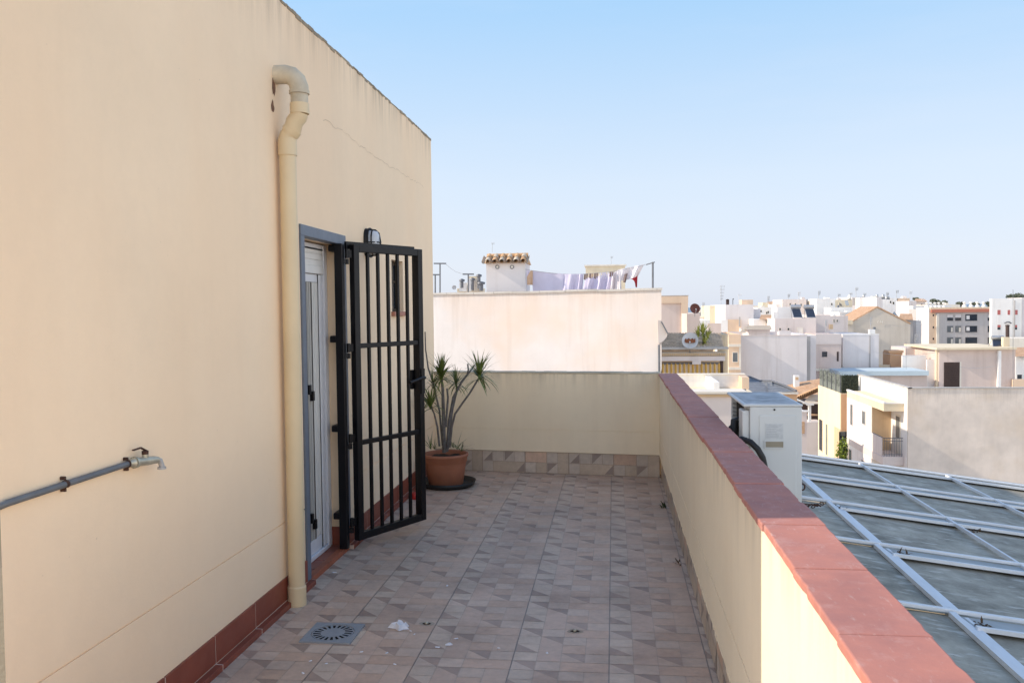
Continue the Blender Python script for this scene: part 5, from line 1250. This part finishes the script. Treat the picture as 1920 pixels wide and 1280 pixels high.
a, b = onY(1899.5, 735, 86.53), onY(1899.5, 543, 86.53); t = thing('antenna', a, 'very tall thin mast rising in front of the pinkish room', 'antenna'); MB().tube([a, b], .018, 6).build('mast', M['metal'], t)
t, *_ = bld('cream stub wall at the right edge below the tall mast', 1900, 1926, 711, 87.04, .5, 'peach', parapet=False)
t, *_ = bld('small white house with orange roof at the right edge', 1905, 1990, 668, 98.6, 4, 'white', parapet=False); fwin(t, 1907, 702, 1916, 711, 98.6, 't_white', 'glass', .03, None, False)
m = MB(); m.face([q(1902, 668, 97.92), q(1992, 668, 97.92), q(1990, 651, 102), q(1904, 651, 102)]); m.build('roof', M['rooftile'], t)
m = MB()
for (p0, p1) in ((onY(1699, 640, 86.53), onY(1699, 712, 86.53)),): m.tube([p0, p1], .012, 5)
tag(m.build('pole', M['metal']), 'thin bare pole in front of the white garden wall', 'pole')

# ---- gable house
t, x0, x1, Y, z = bld('grey beige gabled house with faint white painted letters', 1598, 1707, 609, 132.6, 9, 'beige', parapet=False)
g0, g1, g2 = onY(1600, 603, 132.6), onY(1645, 577, 132.6), onY(1707, 608, 132.6)
m = MB(); zg_ = (onY(1598, 609, 132.6).z+onY(1707, 609, 132.6).z)/2+.004; m.face([Vector((x0, Y, zg_)), Vector((x1, Y, zg_)), g2+Vector((0, 0, .02)), g1, g0]); m.build('gable', M['t_beige'], t)
m = MB(); v = Vector((0, 9, 0)); o_ = Vector((0, -.12, .03)); m.hexa([g0+o_+Vector((-.2, 0, -.1)), g1+o_, g1+v, g0+v+Vector((-.2, 0, -.1)), g0+o_+Vector((-.2, 0, .08)), g1+o_+Vector((0, 0, .2)), g1+v+Vector((0, 0, .2)), g0+v+Vector((-.2, 0, .08))]); m.hexa([g1+o_, g2+o_, g2+v, g1+v, g1+o_+Vector((0, 0, .2)), g2+o_+Vector((0, 0, .2)), g2+v+Vector((0, 0, .2)), g1+v+Vector((0, 0, .2))]); m.build('roof', M['rooftile'], t)
# illegible pale letters: strokes as seen
m = MB()
def stroke(pts, w=.055):
    for a, b in zip(pts, pts[1:]): m.obox(onY(*a, 132.48), onY(*b, 132.48), .02, w)
stroke([(1647, 601), (1645.6, 603), (1645.6, 605), (1646.8, 607)]); stroke([(1648.6, 604.2), (1651.8, 604.2)]); stroke([(1650.6, 601), (1651.6, 604), (1651, 605)]); stroke([(1654.8, 600.6), (1653.4, 604.6), (1655, 604.6)]); stroke([(1654.8, 600.8), (1654.4, 606.5)])
m.build('painted_letters', M['ink_white'], t)
part_px(t, 'left_wing', 1573, 608, 1600, 640, 130.9, 4, 't_beige'); part_px(t, 'eave_box', 1583, 600.5, 1599, 607.8, 130.56, 3, 't_cream'); part_px(t, 'dark_vent', 1638, 614, 1642, 617, 132.52, .1, 'metal')
t, *_ = bld('small house with shaded grey side right of the gabled house', 1688, 1712, 599, 142.8, 4, 'grey', parapet=False); fwin(t, 1696.5, 631, 1699, 640, 142.63, 't_white', 'glass', .02, None, False)
m = MB(); m.face([q(1684, 599.5, 141.95), q(1712, 599.5, 141.95), q(1710, 588, 146.2), q(1688, 588, 146.2)]); m.build('roof', M['rooftile'], t)
sp = thing('solar_collector', onY(1680, 592, 136), 'dark solar panel leaning on the right slope of the gabled roof', 'solar panel'); m = MB(); m.hexa([q(1674, 588, 135.83), q(1684, 597, 135.83), q(1686, 596.5, 137.7), q(1677, 584.5, 137.7), q(1674, 587, 135.83), q(1684, 596, 135.83), q(1686, 595.5, 137.7), q(1677, 583.5, 137.7)]); m.build('panel', M['solar'], sp)

# ---- grey apartment block
t, x0, x1, Y, z = bld('grey apartment block with red cornice and rows of windows', 1742, 1872, 579, 187, 7.6, 'greyl', parapet=False)
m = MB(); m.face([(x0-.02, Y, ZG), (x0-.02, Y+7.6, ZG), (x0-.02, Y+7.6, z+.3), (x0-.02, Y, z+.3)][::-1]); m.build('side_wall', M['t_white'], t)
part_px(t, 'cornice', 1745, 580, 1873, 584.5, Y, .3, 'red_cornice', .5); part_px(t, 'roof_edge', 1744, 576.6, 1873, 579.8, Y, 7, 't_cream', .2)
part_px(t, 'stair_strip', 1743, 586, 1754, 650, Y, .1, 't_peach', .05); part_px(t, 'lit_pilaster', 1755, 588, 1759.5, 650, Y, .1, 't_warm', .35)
for y_ in (589, 611.5, 633): fwin(t, 1748.5, y_, 1751.5, y_+4, Y-.05, 't_peach', 'glass', .04, None, False)
for r_, y_ in enumerate((589.5, 611, 632.5)):
    for c_, (xa, xb) in enumerate(((1776, 1787), (1791, 1802), (1810, 1832), (1852, 1861))):
        o = fwin(t, xa, y_, xb, y_+11.5, Y, 't_grey', 'glass' if not (c_ < 2 and r_ > 0) else 'glass_grey', .08, (.5 if c_ != 2 else 0.0, 't_lilac') if r_ == 0 and c_ != 2 else None)
        if c_ == 2 and r_ < 2: part_px(t, 'window_blind', 1812, y_+2, 1818, y_+9, Y, .001, 't_white', .02)
        if c_ < 2 and r_ > 0: part_px(t, 'curtain', xb-4, y_+3, xb-.5, y_+11, Y, .001, 't_warm', .02)
# roof ventilators in a row
def vent(px, py, Y, label, group, proto=[None]):
    p = onY(px, py, Y); k = Y/F
    if proto[0] is None:
        t = thing('roof_ventilator', p, label, 'roof ventilator', group); proto[0] = t
        m = MB(); m.lathe(p, [(4.2*k, 0), (3.6*k, 3.5*k), (2*k, 5*k)], 12); m.build('base', M['t_white'], t)
        m = MB(); m.lathe(p+Vector((0, 0, 5*k)), [(1.6*k, 0), (1.6*k, 2*k), (2.5*k, 2.2*k), (2.5*k, 4.5*k), (0, 5.2*k)], 12); m.build('cowl', M['t_white'], t); return t
    return copy_thing(proto[0], p, label)
for px in (1808, 1820, 1832, 1844): vent(px, 576, 190.4, 'white mushroom ventilator in the row of four on the grey block', 'four white ventilators on the right of the grey block')
for px in (1738, 1745, 1753, 1760, 1769):
    v = vent(px, 577, 192.1, 'white mushroom ventilator in the crowded group on the left of the block roof', ''); v['group'] = 'white ventilators on the left of the grey block'
t, *_ = bld('low white roof parapet behind the ventilators', 1712, 1784, 573, 200.6, 4, 'white', parapet=False)
# white house with red shutters
t, x0, x1, Y, z = bld('tall white house with red shuttered windows at the right edge', 1860, 1916, 559.5, 170, 1, 'white', parapet=False)
for (a_, b_, c_, d_) in ((1870, 581, 1876, 590), (1889, 581, 1894, 590), (1901, 581, 1908, 590)): fwin(t, a_, b_, c_, d_, Y, 't_white', 'redshut', .04, None, False)
for (a_, b_, c_, d_) in ((1870, 609, 1876, 618), (1901, 609, 1907, 618)): fwin(t, a_, b_, c_, d_, Y, 't_white', 'glass', .04, (.5, 'redshut'), False)
m = MB(); m.tube([onY(1884, 606, 169.83), onY(1888, 603.5, 169.49), onY(1892, 603.5, 169.49), onY(1896, 606, 169.83)], .12, 6); m.build('door_canopy', M['metal'], t)
part_px(t, 'shaded_wing', 1916.2, 558, 1990, 650, 170.34, 6, 't_lilac'); part_px(t, 'downpipe', 1901.5, 563, 1902.6, 633, Y, .05, 't_grey', .1)  # the wing's lilac puts the shade of the white side into its colour
t, *_ = bld('long low white wall in front of the red shuttered house', 1884, 1990, 634, 161.5, 4, 'warm', parapet=False)

# ---- far skyline blocks: (label, x0, x1, top, Y, depth, colour)
SKY = [
 ('far white block with pinkish front above the solar heaters', 1467, 1512, 561, 161.5, 6, 'rose'),
 ('far bright white cube left of the pinkish fronted block', 1455, 1467, 570, 163.2, 6, 'white'),
 ('far small orange roofed block near the middle of the skyline', 1442, 1467, 569, 178.5, 5, 'orange'),
 ('far narrow cream chimney block on the skyline', 1430, 1440, 567, 156.4, 3, 'cream'),
 ('far low white house under the cream chimney block', 1421, 1447, 576, 153, 5, 'white'),
 ('far pale house just right of the lilac house', 1413, 1424, 573, 170, 5, 'warm'),
 ('far wide white house between the heaters and the gable', 1531, 1566, 560, 156.4, 7, 'white'),
 ('far white stepped block beside the wide white house', 1522, 1532, 563, 159.8, 7, 'warm'),
 ('far cream house with dark roof clutter left of the gable', 1561, 1598, 562, 170, 8, 'cream'),
 ('far white wall in front of the cream house with clutter', 1558, 1598, 576, 149.6, 3, 'white'),
 ('far white house with shaded grey front above the gable', 1597, 1616, 557, 204, 8, 'lilac'),
 ('far long white house with flat top above the gable', 1612, 1646, 558, 200.6, 8, 'white'),
 ('far narrow white tower block right of the flat topped house', 1644, 1655, 556.5, 190.4, 8, 'lilac'),
 ('far broad bright white house on the right of the gable roof', 1654, 1683, 559, 235, 6, 'white'),
 ('far peach sided house touching the broad white house', 1682, 1706, 559, 235, 6, 'peach'),
 ('far pale house behind the peach sided house', 1704, 1718, 564, 221, 6, 'rose'),
 ('far tile capped house behind the left ventilators', 1714, 1738, 564, 255, 6, 'rose'),
 ('far low cream house behind the grey block', 1738, 1800, 571, 238, 6, 'warm'),
 ('far white house below the far cream clutter house', 1574, 1608, 585, 142.8, 4, 'white'),
 ('far rose house between the pink wing and gable', 1555, 1590, 592, 122.4, 5, 'rose'),
 ('far pale band of houses at the left of the skyline', 1312, 1345, 580, 272, 8, 'warm'),
 ('far white house below the tall lattice antenna', 1330, 1362, 582, 204, 6, 'white'),
 ('far cream house above the sea strip right of the tank', 1412, 1446, 580, 221, 6, 'cream'),
 ]
for lb, a_, b_, yt, Y, d_, c_ in SKY:
    t, x0, x1, Y, z = bld(lb, a_, b_, yt, Y, d_, c_, parapet=(b_-a_) > 20)
    r_ = random.Random(lb)
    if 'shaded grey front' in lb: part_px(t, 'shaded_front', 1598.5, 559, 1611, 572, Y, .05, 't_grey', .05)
    if 'tile capped' in lb: m = MB(); m.face([q(1713, 565, Y-.5), q(1739, 565, Y-.5), q(1732, 560, Y+3), q(1717, 560, Y+3)]); m.build('roof', M['rooftile'], t)
    if 'orange roofed' in lb: m = MB(); m.face([(x0-.1, Y-.2, z), (x1+.1, Y-.2, z), (x1, Y+3, z+.5), (x0, Y+3, z+.4)]); m.build('roof', M['rooftile'], t)
    if b_-a_ > 22 and 'wall' not in lb:
        for k in range(r_.randint(1, 3)):
            px = r_.uniform(a_+4, b_-7); py = yt+r_.uniform(5, 9); fwin(t, px, py, px+2.4, py+4, Y, 't_warm', 'glass', .04, None, False)
        k_ = Y/F; px = r_.uniform(a_+5, b_-8); p = onY(px, yt, Y+2); m = MB(); m.box(p.x, p.x+r_.uniform(4, 8)*k_, Y+1.5, Y+3, z-.3, z+r_.uniform(2, 4)*k_); m.build('rooftop_block', M['t_'+r_.choice(('white', 'warm', 'rose'))], t)
for i, (px, y0, y1, Y, lb, mt) in enumerate(((1497, 548, 575, 136, 'white antenna rising above the two solar heaters', 'dish_white'), (1605, 540, 558, 200.6, 'dark thin antenna above the shaded grey front', 'antenna'), (1681, 545, 559, 181.9, 'dark antenna between the white and peach houses', 'antenna'), (1706, 547, 562, 217.6, 'short white antenna at the far right of the peach house', 'dish_white'), (1572, 552, 562, 168.3, 'stub antenna above the far cream house', 'antenna'), (1594, 550, 558, 202.3, 'small dark antenna left of the shaded grey front', 'antenna'), (1620, 551, 558, 198.9, 'low antenna on the long flat topped house', 'antenna'))):
    antenna(px, y0, y1, Y, lb, 2, 8, mt)
def tank(px0, px1, py0, py1, Y, label, mat):
    a, b = onY(px0, py1, Y), onY(px1, py0, Y); t = thing('roof_tank', ((a.x+b.x)/2, Y, a.z), label, 'water tank'); r_ = (b.x-a.x)/2; h_ = b.z-a.z
    m = MB(); m.lathe(((a.x+b.x)/2, Y, a.z), [(r_*.95, .15*h_), (r_, .2*h_), (r_, .85*h_), (r_*.5, .98*h_), (0, h_)], 14); m.build('tank', M[mat], t)
    m = MB(); m.box(a.x, b.x, Y-r_*.6, Y+r_*.6, a.z-.2, a.z+.15*h_); m.build('stand', M['metal'], t)
for z_ in ((1642, 1647, 551.5, 557, 192.1, 'dark round tank on the narrow white tower block', 'tank'), (1653, 1659, 551.5, 559, 185.3, 'dark grey tank on the broad white house', 'tank'), (1617, 1622, 552.5, 558, 202.3, 'grey tank on the flat topped white house', 'tank'), (1590, 1596, 552, 562, 171.7, 'white tank above the far cream house', 't_white'), (1662, 1668, 555, 559.5, 185.3, 'small low tank on the right of the broad white house', 'tank'), (1569, 1574, 572, 577, 151.3, 'small dark drum on the far white wall', 'metal')): tank(*z_)
sp = thing('solar_collector', onY(1588, 572, 153), 'grey tilted solar panel on the far cream house', 'solar panel'); m = MB(); m.hexa([q(1586, 572.5, 151.3), q(1592, 572.5, 151.3), q(1590, 564, 153), q(1583.5, 564, 153), q(1586, 571.8, 151.3), q(1592, 571.8, 151.3), q(1590, 563.4, 153), q(1583.5, 563.4, 153)]); m.build('panel', M['alu_dark'], sp)
for i, (px, y0, y1, Y, lb) in enumerate(((1440, 556, 577, 150, 'thin aerial above the far orange roofed block'), (1535, 546, 562, 158, 'tall thin aerial above the wide far white house'), (1478, 552, 563, 163, 'short aerial at the left end of the pinkish fronted far block'), (1663, 549, 560, 185, 'thin aerial on the right of the broad white house'), (1318, 568, 588, 120, 'small aerial just right of the brown rusty dish'), (1716, 628, 654, 96, 'slim aerial on the pale stair block'), (1632, 596, 628, 91, 'slim aerial on the lavender grey wall'), (1548, 600, 627, 89, 'slim aerial on the cream pink house'))): antenna(px, y0, y1, Y, lb, 3, 7)
for i, (pts, Y, lb) in enumerate((([(1655, 607), (1690, 612), (1742, 606)], 120, 'overhead wire between the gabled house and the grey block'), ([(1640, 660), (1700, 668), (1760, 660)], 84, 'slack overhead wire left of the pinkish rooftop room'), ([(1799, 688), (1830, 690), (1868, 686)], 84, 'washing wire strung beside the brown slatted door'))):
    m = MB(); m.tube([onY(x, y, Y) for x, y in pts], .012, 4); tag(m.build('wire', M['antenna']), lb, 'wire')
# far trees
def ftree(px, py, rx, ry, Y, label, n=240, seed=1):
    r_ = random.Random(seed); k = Y/F; c = onY(px, py, Y); t = thing('tree', (c.x, Y, ZG), label, 'tree')
    m = MB()
    for j in range(6): leafball(m, c+Vector((r_.uniform(-.6, .6)*rx*k, r_.uniform(-1, 1)*rx*k*.5, r_.uniform(-.4, .35)*ry*k)), rx*k*.5, rx*k*.5, ry*k*.5, n//3, .8*k*1.9, r_)
    m.build('crown', M['tree'], t)
    m = MB(); m.tube([(c.x, Y, ZG), (c.x+.2, Y, c.z-.2*ry*k), (c.x, Y, c.z)], [.35, .22, .06], 7); m.build('trunk', M['bark'], t)
ftree(1720, 561, 8, 5, 323, 'far dark tree left of the ventilators', seed=1); ftree(1755, 563, 9, 9, 314.5, 'far dark tree behind the left ventilators', seed=2); ftree(1768, 568, 12, 6, 306, 'far low tree at the centre behind the grey block', seed=3)
ftree(1801, 569, 8, 5, 306, 'far tree left of the row of four ventilators', seed=4); ftree(1828, 570, 10, 5, 314.5, 'far tree behind the row of four ventilators', seed=5); ftree(1856, 570, 9, 6, 306, 'far tree between the grey block and white house', seed=6); ftree(1908, 556, 20, 8, 255, 'far broad green treetop above the red shuttered house', 420, seed=7)

# ------------------------------------------------------------------ ground, sea
m = MB(); m.face([(-3000, -300, -12), (3000, -300, -12), (3000, 900, -12), (-3000, 900, -12)])
m.build('ground', M['t_beige'], kind='structure')
m = MB(); m.face([(-40000, 900, -12.5), (40000, 900, -12.5), (40000, 60000, -12.5), (-40000, 60000, -12.5)])
sea = plain('sea_water', (.09, .17, .26), .35, var=.1, vs=.002)
m.build('sea', sea, kind='structure')

# ------------------------------------------------------------------ camera, sky, sun
cd = bpy.data.cameras.new('camera'); cam = bpy.data.objects.new('camera', cd); COL.objects.link(cam)
rot = Matrix((MR, -MD, -MF)).transposed().to_4x4()
cam.matrix_world = Matrix.Translation(EYE) @ rot
cd.sensor_width = 36; cd.sensor_fit = 'HORIZONTAL'; cd.lens = F/1920*36; cd.clip_start = .05; cd.clip_end = 80000
S.camera = cam
SUN_EL, SUN_AZ = R(32), R(6.1)
FILL_GLOW = (3.0, 2.86, 2.70)
wd = bpy.data.worlds.new('World'); S.world = wd; wd.use_nodes = True
nt = wd.node_tree; bg = nt.nodes['Background']
sk = nt.nodes.new('ShaderNodeTexSky'); sk.sky_type = 'NISHITA'; sk.sun_disc = False
sk.sun_elevation = SUN_EL; sk.sun_rotation = R(270-6.1); sk.altitude = 0; sk.air_density = 1.0; sk.dust_density = 1.0; sk.ozone_density = 1.0
# pale summer haze laid over the clear-sky model, thickest at the horizon plus an added bright band beside and behind the camera to lift shaded walls
tc = nt.nodes.new('ShaderNodeTexCoord'); sx = nt.nodes.new('ShaderNodeSeparateXYZ'); nt.links.new(tc.outputs['Generated'], sx.inputs[0])
rp_ = nt.nodes.new('ShaderNodeValToRGB'); nt.links.new(sx.outputs['Z'], rp_.inputs[0])
els = rp_.color_ramp.elements
els[0].position = 0.0; els[0].color = (.80, .86, 1.0, 1)
els[1].position = 1.0; els[1].color = (.22, .40, .78, 1)
for pz, c in ((.05, (.82, .89, 1.03)), (.14, (.77, .89, 1.05)), (.35, (.43, .73, 1.07)), (.6, (.30, .53, .95))):
    e = els.new(pz); e.color = (*c, 1)
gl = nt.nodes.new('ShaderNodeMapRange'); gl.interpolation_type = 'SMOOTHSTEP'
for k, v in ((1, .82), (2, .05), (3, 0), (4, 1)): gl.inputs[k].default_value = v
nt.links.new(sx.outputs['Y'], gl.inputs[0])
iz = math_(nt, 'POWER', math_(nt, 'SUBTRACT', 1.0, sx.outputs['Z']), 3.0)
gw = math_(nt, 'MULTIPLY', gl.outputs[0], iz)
mpw = nt.nodes.new('ShaderNodeMapping'); mpw.inputs['Scale'].default_value = (1.2, 1.2, 7); nt.links.new(tc.outputs['Generated'], mpw.inputs[0])
wisp = noise(nt, mpw.outputs[0], 2.2, 5, .55, .42, .80)
hz_c = mixc(nt, math_(nt, 'MULTIPLY', wisp, .22), mixc(nt, gw, rp_.outputs[0], FILL_GLOW), (.90, .95, 1.04))
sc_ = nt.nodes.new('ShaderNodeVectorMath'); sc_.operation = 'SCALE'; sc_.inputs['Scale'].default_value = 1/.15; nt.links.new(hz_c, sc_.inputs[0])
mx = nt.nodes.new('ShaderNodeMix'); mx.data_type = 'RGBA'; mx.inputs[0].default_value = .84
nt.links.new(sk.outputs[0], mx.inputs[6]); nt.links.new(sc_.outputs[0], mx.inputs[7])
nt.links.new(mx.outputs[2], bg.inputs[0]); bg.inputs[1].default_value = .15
sd = bpy.data.lights.new('sun', 'SUN'); sd.energy = 5; sd.angle = R(.53); sd.color = (1, .86, .70)
so = bpy.data.objects.new('sun', sd); COL.objects.link(so)
dirv = Vector((math.cos(SUN_AZ)*math.cos(SUN_EL), math.sin(SUN_AZ)*math.cos(SUN_EL), -math.sin(SUN_EL)))
so.rotation_euler = dirv.to_track_quat('-Z', 'Y').to_euler(); so.location = (-20, -5, 20)
S.view_settings.view_transform = 'Standard'; S.view_settings.look = 'None'; S.view_settings.exposure = 0; S.view_settings.gamma = 1
S.cycles.max_bounces = 10; S.cycles.diffuse_bounces = 6
